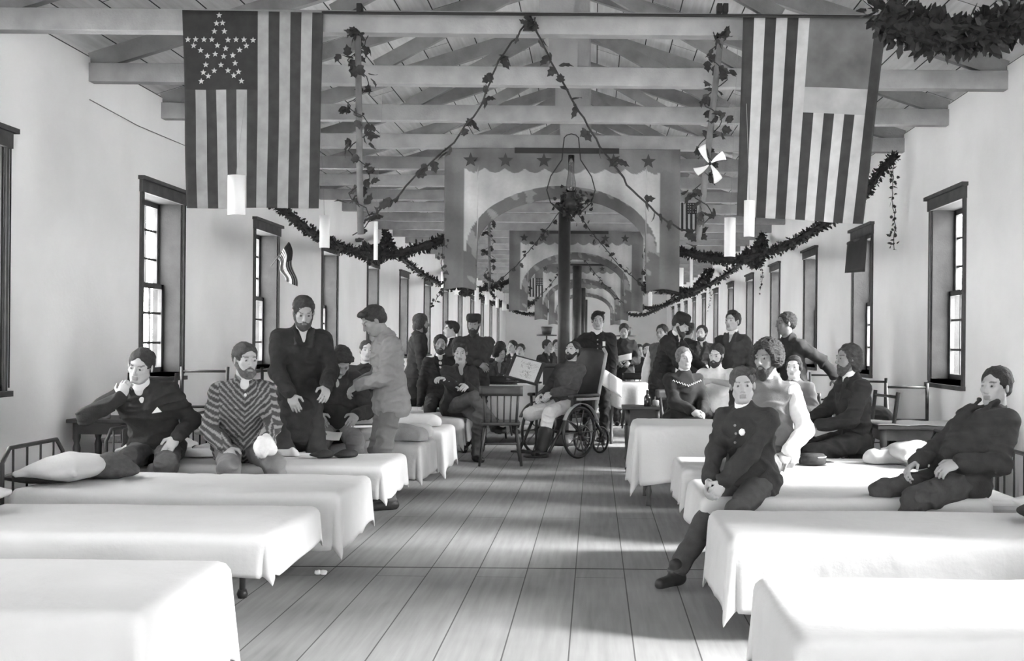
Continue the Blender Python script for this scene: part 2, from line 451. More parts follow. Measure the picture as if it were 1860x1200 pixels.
    if beard is not None:
        bl, bt = beard if isinstance(beard, tuple) else (beard, hair)
        Bf = Field()
        Bf.ell(h_(0, -0.062, -0.085-bl*0.3), hl((0.042, 0.036, 0.03+bl*0.6)), Hd, k=0.02)
        for e in (1, -1):
            Bf.cap(h_(e*0.058, -0.005, -0.035), h_(e*0.035, -0.05, -0.088), 0.02*hs, 0.024*hs, k=0.02)
            Bf.cap(h_(e*0.004, -0.092, -0.047), h_(e*0.03, -0.078, -0.066), 0.007*hs, 0.007*hs, k=0.006)
        Bf.ell(h_(0, -0.1, -0.062), hl((0.016, 0.02, 0.0075)), Hd, k=0.006, op=1)
        V, Q = Bf.mesh(max(0.005, res), wrinkle(0.004, 3.5, seed+9))
        np_mesh('beard', V, Q, mat('hair_%d' % int(bt*1000), bt, 0.75, 0.35, 40, 0.8, 160), root)
    if hat:
        b = MB(); M = Matrix.Translation(Vector(h_(0, 0.01, 0.055))) @ Matrix([list(r)+[0] for r in (Hd*hs)]+[[0, 0, 0, 1]])
        if hat == 'kepi':
            b.lathe([(0.093, -0.01), (0.094, 0.03), (0.088, 0.06), (0.07, 0.075), (0.001, 0.078)], 22, M=M)
            Mv = M @ Matrix.Translation((0, -0.085, -0.01)) @ Matrix.Rotation(D(22), 4, 'X')
            b.lathe([(0.001, -0.004), (0.06, -0.004), (0.062, 0.0), (0.06, 0.004), (0.001, 0.004)], 16, M=Mv @ Matrix.Diagonal((1, 0.8, 1, 1)))
        else:
            b.lathe([(0.16, -0.005), (0.16, 0.0), (0.098, 0.006), (0.095, 0.05), (0.088, 0.1), (0.06, 0.118), (0.001, 0.12)], 22, M=M)
        b.build('hat', mat('felt', 0.025, 0.9, 0.2, 20, 0.3, 200), root, smooth=True)
    # ---------- clothes: the same skeleton, thicker, cut at neck, cuff and hem
    def torso(Fd, g, low=0.0, bl=1.0):
        Fd.ell(P0+Rp@np.array([0, 0, 0.02-low*0.4]), (0.155*s+g, 0.11*s+g, 0.11*s+g+low*0.5), Rp, k=0.05)
        Fd.ell(W, (0.14*s*build*bl+g, 0.1*s*bl+g, 0.13*s+g), Rc, k=0.06)
        Fd.ell(C+Rc@np.array([0, 0, 0.0]), (0.155*s*build*bl+g, 0.108*s*bl+g, 0.15*s+g), Rc, k=0.06)
        Fd.cap(SH[1]-Rc@np.array([0.03*s, 0, 0.006]), SH[-1]+Rc@np.array([0.03*s, 0, -0.006]), 0.046*s+g, k=0.06)
        Fd.cap(C+Rc@np.array([0, 0.01, 0.08])*s, NB-Rn@up*0.01*s, 0.07*s+g, 0.058*s+g*0.6, k=0.04)
    def arms(Fd, g, upto=0.94, which=(1, -1)):
        for sd_ in which:
            Fd.cap(SH[sd_]+Rc@np.array([-sd_*0.012, 0, -0.012]), EL[sd_], 0.053*s+g, 0.047*s+g, k=0.035)
            Fd.cap(EL[sd_], EL[sd_]+(WR[sd_]-EL[sd_])*upto, 0.05*s+g, 0.037*s+g, k=0.02)
    fwd_c = Rc@np.array([0, -1, 0])
    if shirt is not None:
        S = Field(); torso(S, 0.004 if jacket is None else -0.001)
        wh = (1, -1) if sleeves in (None, 'shirt') else ()
        arms(S, -0.003 if jacket is not None and sleeves != 'shirt' else 0.012, 0.97 if bare_arm is None else 0.97, [q for q in wh if bare_arm != q])
        if bare_arm: S.cap(SH[bare_arm], SH[bare_arm]+(EL[bare_arm]-SH[bare_arm])*0.55, 0.065*s, 0.07*s, k=0.03)
        S.cap(NB-Rn@up*0.01, NB+(nk-NB)*0.55, 0.06*s, 0.056*s, k=0.01)
        S.ell(NB+(nk-NB)*1.35+Rn@np.array([0, -0.012, 0]), (0.055*s, 0.055*s, 0.05*s), Rn, k=0.008, op=1)
        V, Q = S.mesh(cr, wrinkle(0.014 if jacket is None else 0.009 if sleeves == 'shirt' else 0.001, 1.2, seed+1))
        np_mesh('shirt', V, Q, mat('shirt_%d' % int(shirt*1000), shirt, 0.9, 0.1, 14, 0.2, 150), root)
    if jacket is not None:
        J = Field(); torso(J, 0.018 if sleeves != 'shirt' else 0.022, 0.05 if long_coat is False else 0.14, 1.03)
        if sleeves != 'shirt': arms(J, 0.013, 0.93, [q for q in (1, -1) if bare_arm != q])
        elif jacket is not None: pass
        if sit is None and long_coat:
            J.cap(P0+np.array([0, 0, -0.02]), P0+np.array([0, 0.02, -0.3*s]), 0.15*s, 0.17*s, k=0.05)
        if not long_coat:
            hy = 0.005 if sit is None else 0.03; hz = -0.07 if sit is None else 0.0
            J.cap(P0+Rp@np.array([0.05, hy, hz])*s, P0+Rp@np.array([-0.05, hy, hz])*s, 0.132*s+0.012, k=0.05)
            J.boxp(P0+Rp@np.array([0, 0, -0.32+hz*0.6])*s, (0.4, 0.4, 0.2*s), Rp, k=0.01, op=1)
        if lapel:
            J.cap(NB+Rn@np.array([0, 0.03, -0.005])*s, NB+Rn@np.array([0, 0.012, 0.022])*s, 0.068*s, 0.062*s, k=0.012)
        J.ell(NB+(nk-NB)*1.2+Rn@np.array([0, -0.02, 0.0]), (0.056*s, 0.07*s, 0.055*s), Rn, k=0.006, op=1)
        if vee:
            J.cap(C+Rc@np.array([0, -0.10, 0.20])*s, C+Rc@np.array([0, -0.150-0.01*(build-1)*10, 0.015])*s, 0.058*s, 0.030*s, k=0.006, op=1)
            for e in (1, -1):
                J.cap(C+Rc@np.array([e*0.068, -0.060, 0.19])*s, C+Rc@np.array([e*0.036, -0.122, 0.02])*s, 0.015*s, 0.010*s, k=0.006)
                J.cap(C+Rc@np.array([e*0.074, -0.090, 0.13])*s, C+Rc@np.array([e*0.055, -0.110, 0.07])*s, 0.014*s, 0.012*s, k=0.008)
        V, Q = J.mesh(cr, wrinkle(0.020, 1.15, seed+2))
        if stripes:
            Lx = (V-C)@Rc
            onarm = np.abs(Lx[:, 0]) > 0.17*s
            ph = np.where(onarm, Lx[:, 2]*150+Lx[:, 0]*60, Lx[:, 2]*150-np.abs(Lx[:, 0])*150)
            tone = np.where(np.sin(ph) > 0.35, 0.22, jacket)
            np_mesh('jacket', V, Q, attr_mat('striped_wool', 'tone', 0.95), root, tone)
        else:
            np_mesh('jacket' if sleeves != 'shirt' else 'waistcoat', V, Q, mat('wool_%d' % int(jacket*1000), jacket, 0.92, 0.22 if jacket < 0.1 else 0.08, 18, 0.35, 220), root)
        if buttons:
            b = MB()
            for q in range(buttons):
                zc = 0.10-q*0.055
                pc = C+Rc@np.array([0.012, -0.125-0.02*(q > 1)-0.02, zc])*s
                b.ball(pc, 0.009*s, 8, 5)
            b.build('buttons', mat('bone_button', 0.25, 0.4), root, smooth=True)
    if cuffs:
        for sd_ in (1, -1):
            cu_ = Field(); e = EL[sd_]; w_ = WR[sd_]
            cu_.cap(e+(w_-e)*0.9, e+(w_-e)*1.03, 0.036*s, 0.034*s)
            V, Q = cu_.mesh(cr); np_mesh('cuff', V, Q, mat('shirt_700', 0.7), root)
    if collar:
        c_ = Field(); c_.cap(NB+(nk-NB)*0.25, NB+(nk-NB)*0.75, 0.061*s, 0.059*s)
        c_.ell(NB+(nk-NB)*1.5+Rn@np.array([0, -0.03, 0.0]), (0.055*s, 0.06*s, 0.05*s), Rn, k=0.006, op=1)
        V, Q = c_.mesh(cr); np_mesh('collar', V, Q, mat('shirt_750', 0.75, 0.8, 0.05), root)
    if skirt is not None:
        K = Field(); 
        K.ell(P0, (0.19*s, 0.17*s, 0.14*s), Rp, k=0.05)
        if sit is not None:
            K.cap(P0, (KN[1]+KN[-1])/2, 0.15*s, 0.16*s, k=0.08)
            K.cap((KN[1]+KN[-1])/2, np.array([0, 1, 0])*((KN[1]+KN[-1])/2)[1]+np.array([0, -0.02, 0.2]), 0.17*s, 0.21*s, k=0.08)
            K.cap(P0, np.array([0, 0, 0.25]), 0.2*s, 0.22*s, k=0.08)
        else:
            K.cap(P0, np.array([0, 0, 0.3]), 0.16*s, 0.3*s, k=0.08)
        V, Q = K.mesh(cr, wrinkle(0.02, 0.8, seed+4))
        V[:, 2] = np.maximum(V[:, 2], 0.02)
        np_mesh('skirt', V, Q, mat('wool_%d' % int(skirt*1000), skirt, 0.92, 0.22, 18, 0.35, 220), root)
    elif trousers is not None:
        Tr = Field()
        Tr.ell(P0+Rp@np.array([0, 0, 0.02]), (0.150*s, 0.108*s, 0.115*s), Rp, k=0.05)
        for sd_ in (1, -1):
            Tr.cap(HJ[sd_], KN[sd_], 0.090*s, 0.072*s, k=0.04)
            if not (stump and stump.get(sd_) == 'leg'):
                Tr.cap(KN[sd_], KN[sd_]+(AN[sd_]-KN[sd_])*0.93, 0.072*s, 0.062*s, k=0.02)
        V, Q = Tr.mesh(cr, wrinkle(0.019, 1.1, seed+3))
        np_mesh('trousers', V, Q, mat('wool_%d' % int(trousers*1000), trousers, 0.92, 0.2 if trousers < 0.1 else 0.08, 18, 0.35, 220), root)
    for sd_ in (1, -1):
        if stump and stump.get(sd_) == 'leg': continue
        td = nrm(KN[sd_]-HJ[sd_]) if sit is not None else np.array([0, -1, 0])
        fd = nrm([td[0], td[1], 0]); fd = nrm(fd+np.array([0, -0.5, 0]))
        Sh = Field(); an = AN[sd_]; z0 = an[2]-0.075*s
        Sh.cap(an+np.array([0, 0, 0.05*s]), an-np.array([0, 0, 0.03*s]), 0.046*s, 0.045*s)
        Sh.cap(an-fd*0.04*s-np.array([0, 0, 0.035*s]), an+fd*0.15*s-np.array([0, 0, 0.045*s]), 0.042*s, 0.036*s, k=0.03)
        V, Q = Sh.mesh(cr); V[:, 2] = np.maximum(V[:, 2], z0+0.002)
        np_mesh('shoe', V, Q, mat('boot_leather', shoe, 0.5, 0.2), root)
    J_ = dict(root=root, HC=HC, Hd=Hd, WR=WR, EL=EL, KN=KN, AN=AN, C=C, Rc=Rc, NB=NB, P0=P0, SH=SH, HJ=HJ, s=s)
    return J_
def blob(name, pts, m, parent, res=0.007, nz=0.004, k=0.02, seed=0):
    Fd = Field()
    for (a, b, ra, rb) in pts: Fd.cap(a, b, ra, rb, k=k)
    V, Q = Fd.mesh(res, wrinkle(nz, 1.6, seed)); return np_mesh(name, V, Q, m, parent)
# ------------------------------------------------------------------ room shell
WL, WR_, YB = -4.2, 3.4, 52.0
Y0 = -17.0
WTOP = 3.66
def plank_mat(name, v, width, length, dark, v2, off=0.0, gap=0.006, run=0.5):
    m = bpy.data.materials.new(name); m.use_nodes = True; nt = m.node_tree; N = nt.nodes; L = nt.links
    b = N['Principled BSDF']; b.inputs['Roughness'].default_value = 0.8; b.inputs['Specular IOR Level'].default_value = 0.25
    tc = N.new('ShaderNodeTexCoord'); sp = N.new('ShaderNodeSeparateXYZ'); cb = N.new('ShaderNodeCombineXYZ')
    L.new(tc.outputs['Object'], sp.inputs[0]); L.new(sp.outputs['Y'], cb.inputs[0])
    ad = N.new('ShaderNodeMath'); ad.operation = 'ADD'; ad.inputs[1].default_value = off
    L.new(sp.outputs['X'], ad.inputs[0]); L.new(ad.outputs[0], cb.inputs[1])
    br = N.new('ShaderNodeTexBrick'); br.inputs['Scale'].default_value = 1
    br.inputs['Brick Width'].default_value = length; br.inputs['Row Height'].default_value = width
    br.inputs['Mortar Size'].default_value = gap; br.inputs['Mortar Smooth'].default_value = 0.2
    br.offset = run; br.inputs['Bias'].default_value = 0
    L.new(cb.outputs[0], br.inputs['Vector'])
    br.inputs['Color1'].default_value = (v, v, v, 1); br.inputs['Color2'].default_value = (v2, v2, v2, 1)
    br.inputs['Mortar'].default_value = (dark, dark, dark, 1)
    # grain along the boards and broad wear
    mp = N.new('ShaderNodeMapping'); mp.inputs['Scale'].default_value = (26, 1.6, 8); L.new(tc.outputs['Object'], mp.inputs[0])
    gr = N.new('ShaderNodeTexNoise'); gr.inputs['Scale'].default_value = 1; gr.inputs['Detail'].default_value = 8; L.new(mp.outputs[0], gr.inputs['Vector'])
    wr = N.new('ShaderNodeTexNoise'); wr.inputs['Scale'].default_value = 1.3; wr.inputs['Detail'].default_value = 5; L.new(tc.outputs['Object'], wr.inputs['Vector'])
    sm = N.new('ShaderNodeMath'); sm.operation = 'ADD'; L.new(gr.outputs['Fac'], sm.inputs[0]); L.new(wr.outputs['Fac'], sm.inputs[1])
    mr = N.new('ShaderNodeMapRange'); mr.inputs['From Min'].default_value = 0.6; mr.inputs['From Max'].default_value = 1.4
    mr.inputs['To Min'].default_value = 0.72; mr.inputs['To Max'].default_value = 1.22; L.new(sm.outputs[0], mr.inputs['Value'])
    mu = N.new('ShaderNodeMix'); mu.data_type = 'RGBA'; mu.blend_type = 'MULTIPLY'; mu.inputs[0].default_value = 1
    L.new(br.outputs['Color'], mu.inputs[6]); L.new(mr.outputs['Result'], mu.inputs[7]); L.new(mu.outputs[2], b.inputs['Base Color'])
    MATS[name] = m; return m
FLOOR = plank_mat('floor_boards', 0.25, 0.285, 4.2, 0.07, 0.285, 0.10, 0.0035)
ROOF = plank_mat('roof_boards', 0.50, 0.27, 2.4, 0.02, 0.60, 0.0, 0.006)
PLASTER = mat('whitewash', 0.91, 0.9, 0.06, 1.1, 0.15, 25)
BEAM = mat('sawn_timber', 0.36, 0.85, 0.16, 5, 0.3, 60)
RAFT = mat('rafter_timber', 0.26, 0.85, 0.2, 5, 0.3, 60)
TRIM = mat('dark_trim', 0.06, 0.7, 0.25, 9, 0.2, 60)
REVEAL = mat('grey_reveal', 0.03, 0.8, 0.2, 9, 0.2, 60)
SASH = mat('white_sash', 0.62, 0.6, 0.1)
def struct(o): o['kind'] = 'structure'; return o
b = MB(); b.box((WL-0.4, Y0, -0.1), (WR_+0.4, YB+0.1, 0)); struct(b.build('floor', FLOOR))
b = MB(); b.box((WL, 6.535, 0.0), (WR_, 6.547, 0.0015)); struct(b.build('trim_1', mat('floor_gap', 0.03)))
# window openings, 3.37 m apart on both sides
WY = [10.2+3.37*k for k in range(-7, 12)]; WW, WZ0, WZ1 = 0.98, 1.0, 2.72
def wall(side, X, sgn, ys):
    b = MB(); t = 0.28; x0, x1 = (X-t, X) if sgn > 0 else (X, X+t)
    b.box((x0, Y0, -0.1), (x1, YB, WZ0)); b.box((x0, Y0, WZ1), (x1, YB, WTOP))
    e = Y0
    for y in ys: b.box((x0, e, WZ0), (x1, y, WZ1)); e = y+WW
    b.box((x0, e, WZ0), (x1, YB, WZ1))
    struct(b.build('wall_'+side, PLASTER))
LW = [y for y in WY if y > -16]; RWI = [y-0.05 for y in WY if y > -16]
wall('left', WL, 1, LW); wall('right', WR_, -1, RWI)
b = MB(); b.box((WL-0.4, YB, -0.1), (WR_+0.4, YB+0.2, WTOP+1.6)); struct(b.build('wall_back', PLASTER))
RIDGE_X, RIDGE_Z = -0.4, 4.86
b = MB()
for (xa, xb) in ((WL-0.5, RIDGE_X), (WR_+0.5, RIDGE_X)):
    sl = (RIDGE_Z-WTOP)/(abs(RIDGE_X-(WL if xa < 0 else WR_)))
    za = WTOP+0.06-sl*0.5+0.05; zb = RIDGE_Z+0.11
    lo = [(xa, Y0, za), (xb, Y0, zb), (xb, YB+0.2, zb), (xa, YB+0.2, za)]
    if xa > xb: lo = lo[::-1]
    b.add(lo+[(p[0], p[1], p[2]+0.06) for p in lo], [(3,2,1,0),(4,5,6,7),(0,1,5,4),(1,2,6,5),(2,3,7,6),(3,0,4,7)])
struct(b.build('ceiling', ROOF))
n = 0
GLASS = bpy.data.materials.new('window_glass'); GLASS.use_nodes = True
_n = GLASS.node_tree; _n.nodes.remove(_n.nodes['Principled BSDF']); _t = _n.nodes.new('ShaderNodeBsdfTransparent'); _g = _n.nodes.new('ShaderNodeBsdfGlossy')
_g.inputs['Roughness'].default_value = 0.05; _m = _n.nodes.new('ShaderNodeMixShader'); _m.inputs[0].default_value = 0.05
_n.links.new(_t.outputs[0], _m.inputs[1]); _n.links.new(_g.outputs[0], _m.inputs[2]); _n.links.new(_m.outputs[0], _n.nodes['Material Output'].inputs[0])
def window(X, sgn, y, n, blind=False):
    """sgn +1: wall on the left side (room lies towards +X)"""
    s = sgn; t = 0.28
    w_ = empty('window_%d' % n, (X, y, WZ0)); w_['kind'] = 'structure'
    def bx(mb, a, c, mi=0):
        x0, x1 = sorted((a[0]*s, c[0]*s)); mb.box((x0, a[1], a[2]), (x1, c[1], c[2]), mi)
    H = WZ1-WZ0
    b = MB()                                              # dark casing on the room side, wider head
    bx(b, (0.0, -0.06, -0.04), (0.022, 0.0, H)); bx(b, (0.0, WW, -0.04), (0.022, WW+0.03, H))
    bx(b, (0.0, -0.07, H-0.03), (0.03, WW+0.07, H+0.08)); bx(b, (0.0, -0.10, H+0.08), (0.06, WW+0.10, H+0.115))
    b.build('casing', TRIM, w_)
    b = MB(); bx(b, (0.0, -0.07, -0.08), (0.05, WW+0.06, -0.04)); bx(b, (-t, 0, -0.04), (0.0, WW, 0.0)); b.build('sill', TRIM, w_)
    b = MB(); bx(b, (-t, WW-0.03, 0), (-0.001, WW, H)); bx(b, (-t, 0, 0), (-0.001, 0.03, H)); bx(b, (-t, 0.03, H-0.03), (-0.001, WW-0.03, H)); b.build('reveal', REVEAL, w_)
    for k, (z0, z1, xo) in enumerate(((H*0.5-0.02, H-0.03, -0.24), (0.0, H*0.5+0.02, -0.19))):
        b = MB(); y0, y1 = 0.03, WW-0.03
        bx(b, (xo-0.02, y0, z0), (xo+0.02, y0+0.045, z1)); bx(b, (xo-0.02, y1-0.045, z0), (xo+0.02, y1, z1))
        bx(b, (xo-0.02, y0, z0), (xo+0.02, y1, z0+0.05)); bx(b, (xo-0.02, y0, z1-0.05), (xo+0.02, y1, z1))
        for q in (1, 2): bx(b, (xo-0.01, y0+(y1-y0)*q/3-0.011, z0), (xo+0.01, y0+(y1-y0)*q/3+0.011, z1))
        for q in (1, 2): bx(b, (xo-0.01, y0, z0+(z1-z0)*q/3-0.011), (xo+0.01, y1, z0+(z1-z0)*q/3+0.011))
        so = b.build("sash", TRIM, w_)
        b = MB(); bx(b, (xo-0.002, y0+0.045, z0+0.05), (xo+0.002, y1-0.045, z1-0.05)); b.build('pane', GLASS, so)
    b = MB()
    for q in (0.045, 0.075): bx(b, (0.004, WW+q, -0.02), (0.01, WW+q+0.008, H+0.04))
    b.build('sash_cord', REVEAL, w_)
for y in LW: n += 1; window(WL, 1, y, n)
for y in RWI: n += 1; window(WR_, -1, y, n)
# trusses: tie beam, two rafters, a boarded king post
TY = [7.6+1.52*k for k in range(-15, 29)]
sL = (RIDGE_Z-WTOP)/(RIDGE_X-WL)
for k, y in enumerate(TY):
    r = struct(empty('trim_%d' % (k+2), (0, y, 3.46)))
    b = MB(); b.box((WL-0.05, -0.02, 0.0), (WR_+0.05, 0.09, 0.155)); b.build('tie_beam', BEAM, r, bevel=0.006)
    for (xa, xb) in ((WL, RIDGE_X), (WR_, RIDGE_X)):
        b = MB(); b.bar((xa, 0.045, 0.17), (xb, 0.045, RIDGE_Z-3.46-0.02), 0.07, 0.15); b.build('rafter', RAFT, r)
    b = MB(); b.box((RIDGE_X+0.0, -0.03, 0.0), (RIDGE_X+0.24, -0.0205, RIDGE_Z-3.50)); b.box((RIDGE_X+0.24, 0.0, 0.155), (RIDGE_X+0.33, 0.06, RIDGE_Z-3.56))
    b.build('king_post', BEAM, r)
    for sx in (-1, 1):
        b = MB(); b.bar((RIDGE_X+0.12+sx*0.1, 0.03, 0.95), (RIDGE_X+0.12+sx*1.55, 0.03, 0.15), 0.05, 0.11); b.build('brace', RAFT, r)
# centre poles
for y in (14.2, 24.5, 35.0, 45.0):
    P = empty('support_pole', (-0.40, y, 0), 0, {14.2: 'tall black round pole rising in the middle of the aisle behind the wheelchair',
        24.5: 'second black pole, just right of and behind the tall front one', 35.0: 'third thinner pole far down the middle of the ward',
        45.0: 'last faint pole near the far end wall'}[y], 'pole', 'poles along the middle of the ward')
    b = MB(); b.tube([(0, 0, 0.0), (0, 0, 3.0)], 0.078 if y < 20 else 0.1, 16); b.build('shaft', mat('black_iron', 0.03, 0.45, 0.3, 9), P, smooth=True)
    b = MB(); b.lathe([(0.16, 0), (0.16, 0.05), (0.10, 0.1), (0.085, 0.14)], 18); b.build('foot', MATS['black_iron'], P, smooth=True)
# ------------------------------------------------------------------ beds
LINEN = mat('linen', 0.535, 0.9, 0.04, 3, 0.5, 14)
LINEN2 = mat('linen_worn', 0.42, 0.9, 0.12, 4, 0.3, 30)
IRON = mat('iron_bed', 0.03, 0.5, 0.2)
TICK = mat('mattress_ticking', 0.5, 0.9, 0.12, 8)
BW, BL, BH = 0.80, 1.92, 0.46
def make_bed():
    r = empty('hospital_bed', (0, 0, 0))
    for x in (0.34, BL-0.04):
        for y in (0.04, BW-0.04):
            b = MB(); b.tube([(x, y, 0), (x, y, 0.30)], 0.016, 8); b.lathe([(0.022, 0), (0.03, 0.02), (0.022, 0.045)], 8, c=(x, y, 0)); b.build('leg', IRON, r, smooth=True)
    b = MB(); b.box((0.06, 0.02, 0.27), (BL, 0.05, 0.31)); b.box((0.06, BW-0.05, 0.27), (BL, BW-0.02, 0.31)); b.box((0.06, 0.02, 0.27), (0.09, BW-0.02, 0.31)); b.box((BL-0.03, 0.02, 0.27), (BL, BW-0.02, 0.31)); b.build('frame', IRON, r)
    b = MB(); x = BL
    b.tube([(x, 0.04, 0.3), (x, 0.04, 0.62), (x, 0.12, 0.70), (x, BW-0.12, 0.70), (x, BW-0.04, 0.62), (x, BW-0.04, 0.3)], 0.013, 8)
    for q in range(1, 5): b.tube([(x, BW*q/5, 0.3), (x, BW*q/5, 0.695)], 0.007, 6)
    b.build('headboard', IRON, r, smooth=True)
    b = MB(); b.box((0.03, 0.03, 0.31), (BL-0.03, BW-0.03, BH-0.02)); b.build('mattress', TICK, r, bevel=0.03)
    return r
def vnoise(seed, sc):
    R = np.random.RandomState(seed); W = R.randn(6, 2)*sc; ph = R.rand(6)*6.28
    return lambda x, y: sum(math.sin(W[i][0]*x+W[i][1]*y+ph[i]) for i in range(6))/4.0
def spread(name, L, Wd, h, drop, seed, m, rump=0.008, foot=1.0, near=1.0, head=0.0, hem=0.03, fold=0.03, thick=0.006, sag=0.0, top_z=None):
    """a sheet lying over a box L x Wd at height h and hanging down at the foot (x<0) and both sides"""
    nz0 = vnoise(seed, 5.0); nc = vnoise(seed+9, 9.0); nw = vnoise(seed+5, 4.0)
    nz = lambda x, y: nz0(x, y)-0.9*math.exp(-(nc(x*1.3+0.3*nw(x, y), y*0.8)/0.16)**2)*max(0, nw(y, x)); nf = vnoise(seed+1, 14.0); nf2 = vnoise(seed+2, 3.0)
    df, dn, dfar, dh = drop*foot, drop*near, drop, head
    xs = np.concatenate([np.linspace(-df, 0, 15)[:-1], np.linspace(0, L, 74), np.linspace(L, L+dh, 6)[1:] if dh else []])
    ys = np.concatenate([np.linspace(-dn, 0, 15)[:-1], np.linspace(0, Wd, 30), np.linspace(Wd, Wd+dfar, 12)[1:]])
    V = []; n2 = len(ys)
    for x in xs:
        for y in ys:
            ex = max(0, -x, x-L); ey = max(0, -y, y-Wd)
            cx = min(max(x, 0), L); cy = min(max(y, 0), Wd)
            sx = -1 if x < 0 else 1; sy = -1 if y < 0 else 1
            z = h; ox = oy = 0
            # rounded shoulder at the edge
            r = 0.045
            def dropz(e): return r*(1-math.cos(min(e/r, PI/2)))+max(0, e-r*PI/2)
            def outz(e): return r*math.sin(min(e/r, PI/2))
            e = max(ex, ey); dz = dropz(e)
            if ex > 0 and ey > 0:
                q = min(ex, ey); e2 = math.hypot(ex, ey); dz = dropz(0.5*e+0.5*e2*0.95)
                a = math.atan2(ey, ex)
                fl = 1+0.35*math.sin(4*a)
                ox = sx*(outz(e)*math.cos(a)+q*0.10*fl); oy = sy*(outz(e)*math.sin(a)+q*0.10*(2-fl))
            else:
                g = min(1, e/0.12)
                if ey > 0: oy = sy*(outz(e)+g*(fold*(1.0+nf(cx*1.0, 3.1)*0.9)*(e/max(drop, .01))))
                if ex > 0: ox = sx*(outz(e)+g*(fold*(1.0+nf(cy*1.0, 7.7)*0.9)*(e/max(drop, .01))))
            if e > 0: dz *= 1+hem*nf2(cx*2+cy, 1.3)+hem*0.5*nf(cx+cy, 2.2)
            edge = min(cx, L-cx, cy, Wd-cy)
            z = z-dz+rump*nz(x, y)*(1 if e == 0 else max(0, 1-e*4)) - r*0.0 - sag*math.exp(-((cx-L*0.55)**2/0.2+(cy-Wd/2)**2/0.1))
            V.append((cx+ox-(-0.0), cy+oy, max(z, 0.02)))
    b = MB(); fs = [(i*n2+j, (i+1)*n2+j, (i+1)*n2+j+1, i*n2+j+1) for i in range(len(xs)-1) for j in range(n2-1)]
    b.add(V, fs)
    return b.build(name, m, smooth=True, solid=thick)
# left beds: foot at X=-1.44, mirrored; right beds: foot at X=0.47
bed0 = make_bed(); first_bed = [True]
def place_bed(side, yfar, x_foot, label, group):
    if first_bed[0]: r = bed0; first_bed[0] = False
    else: r = copy_tree(bed0)
    if side < 0: r.location = (x_foot, yfar, 0); r.rotation_euler = (0, 0, PI)
    else: r.location = (x_foot, yfar-BW, 0); r.rotation_euler = (0, 0, 0)
    tag(r, label, 'bed', group); return r
def place_spread(o, side, yfar, x_foot, label, group, cat='bedspread', z=0):
    if side < 0: o.location = (x_foot, yfar, z); o.rotation_euler = (0, 0, PI)
    else: o.location = (x_foot, yfar-BW, z)
    tag(o, label, cat, group); return o
ordn = ['nearest', 'second', 'third', 'fourth', 'fifth', 'sixth', 'seventh', 'eighth', 'ninth', 'tenth', 'eleventh', 'twelfth']
LY = [4.36, 5.78, 7.10, 8.45, 10.0, 11.4, 12.9]+[14.35+1.42*k for k in range(5)]
RY = [4.13, 5.79, 7.06, 8.42, 12.45, 13.95]+[21.2+1.5*k for k in range(5)]
LDESC = ['white bedspread with smooth top on the nearest bed of the left row', 'white bedspread hanging with one long fold at its corner, second bed of the left row',
 'creased white bedspread in front of the two seated men at left', 'white bedspread with a pointed hanging corner under the man in striped wool',
 'rumpled pale blanket beside the standing man in light grey', 'white bedspread with crisp straight corner right of the standing man in grey',
 'pale blanket on the bed behind the spindle back chair']
pillow0 = None
def pillow(x, y, rz, label, z=BH+0.10, sc=1.0, tilt=0.0):
    Fd = Field(); Fd.ell((0, 0, 0), (0.20, 0.33, 0.075), k=0.02)
    for sx in (-1, 1):
        for sy in (-1, 1): Fd.cap((0, 0, 0), (sx*0.17, sy*0.3, -0.01), 0.06, 0.018, k=0.05)
    V, Q = Fd.mesh(0.014, wrinkle(0.01, 0.7, int(abs(x*31+y*17))))
    o = np_mesh('pillow', V, Q, LINEN); o.location = (x, y, z); o.rotation_euler = (0, tilt, rz); o.scale = (sc,)*3
    return tag(o, label, 'pillow', 'pillows on the beds')
for i, y in enumerate(LY):
    far = i > 6
    fx = -1.485 if i < 7 else -1.78
    place_bed(-1, y, fx, ('iron bed, %s of the left row from the camera' % ordn[i]) if not far else 'iron hospital bed far down the left row, %s from the camera' % ordn[i], 'beds in the left row')
    drops = [0.42, 0.21, 0.32, 0.26, 0.3, 0.38, 0.3]
    o = spread('bedspread', BL-0.32 if i != 2 else BL-0.1, BW, BH+0.01, drops[i] if not far else 0.28, 10+i, LINEN if i not in (4, 6) else LINEN2,
               rump=[0.004, 0.005, 0.012, 0.009, 0.03, 0.006, 0.02][i] if not far else 0.006, hem=0.12, fold=0.016)
    if far: lab = 'white bedspread far down the left row, %s from the camera' % ordn[i]
    else: lab = LDESC[i]
    place_spread(o, -1, y, fx, lab, 'bedspreads in the left row')
    pillow(fx-BL+0.22, y-BW/2, 0.0, ('white pillow at the head of the %s bed of the left row' % ordn[i]))
RDESC = ['white bedspread with ragged scalloped hem at the right foreground', 'white bedspread with rounded foot corner, hiding the lap of the seated boy',
 'white bedspread the boy in the dark jacket sits on', 'white bedspread with a dark cap lying on it at right']
for i, y in enumerate(RY):
    far = i > 3
    fx = 0.655 if i < 6 else 1.30
    place_bed(1, y, fx, ('iron bed, %s of the right row from the camera' % ordn[i]) if not far else 'iron hospital bed far down the right row, %s from the camera' % ordn[i], 'beds in the right row')
    o = spread('bedspread', BL-0.32, BW, BH+0.01, 0.36 if i < 2 else 0.26, 40+i, LINEN, rump=0.006, hem=0.16 if i < 2 else 0.06, fold=0.018)
    place_spread(o, 1, y, fx, RDESC[i] if not far else 'white bedspread far down the right row, %s from the camera' % ordn[i], 'bedspreads in the right row')
    if i != 2: pillow(fx+BL-0.22, y-BW/2, 0.0, 'white pillow at the head of the %s bed of the right row' % ordn[i])
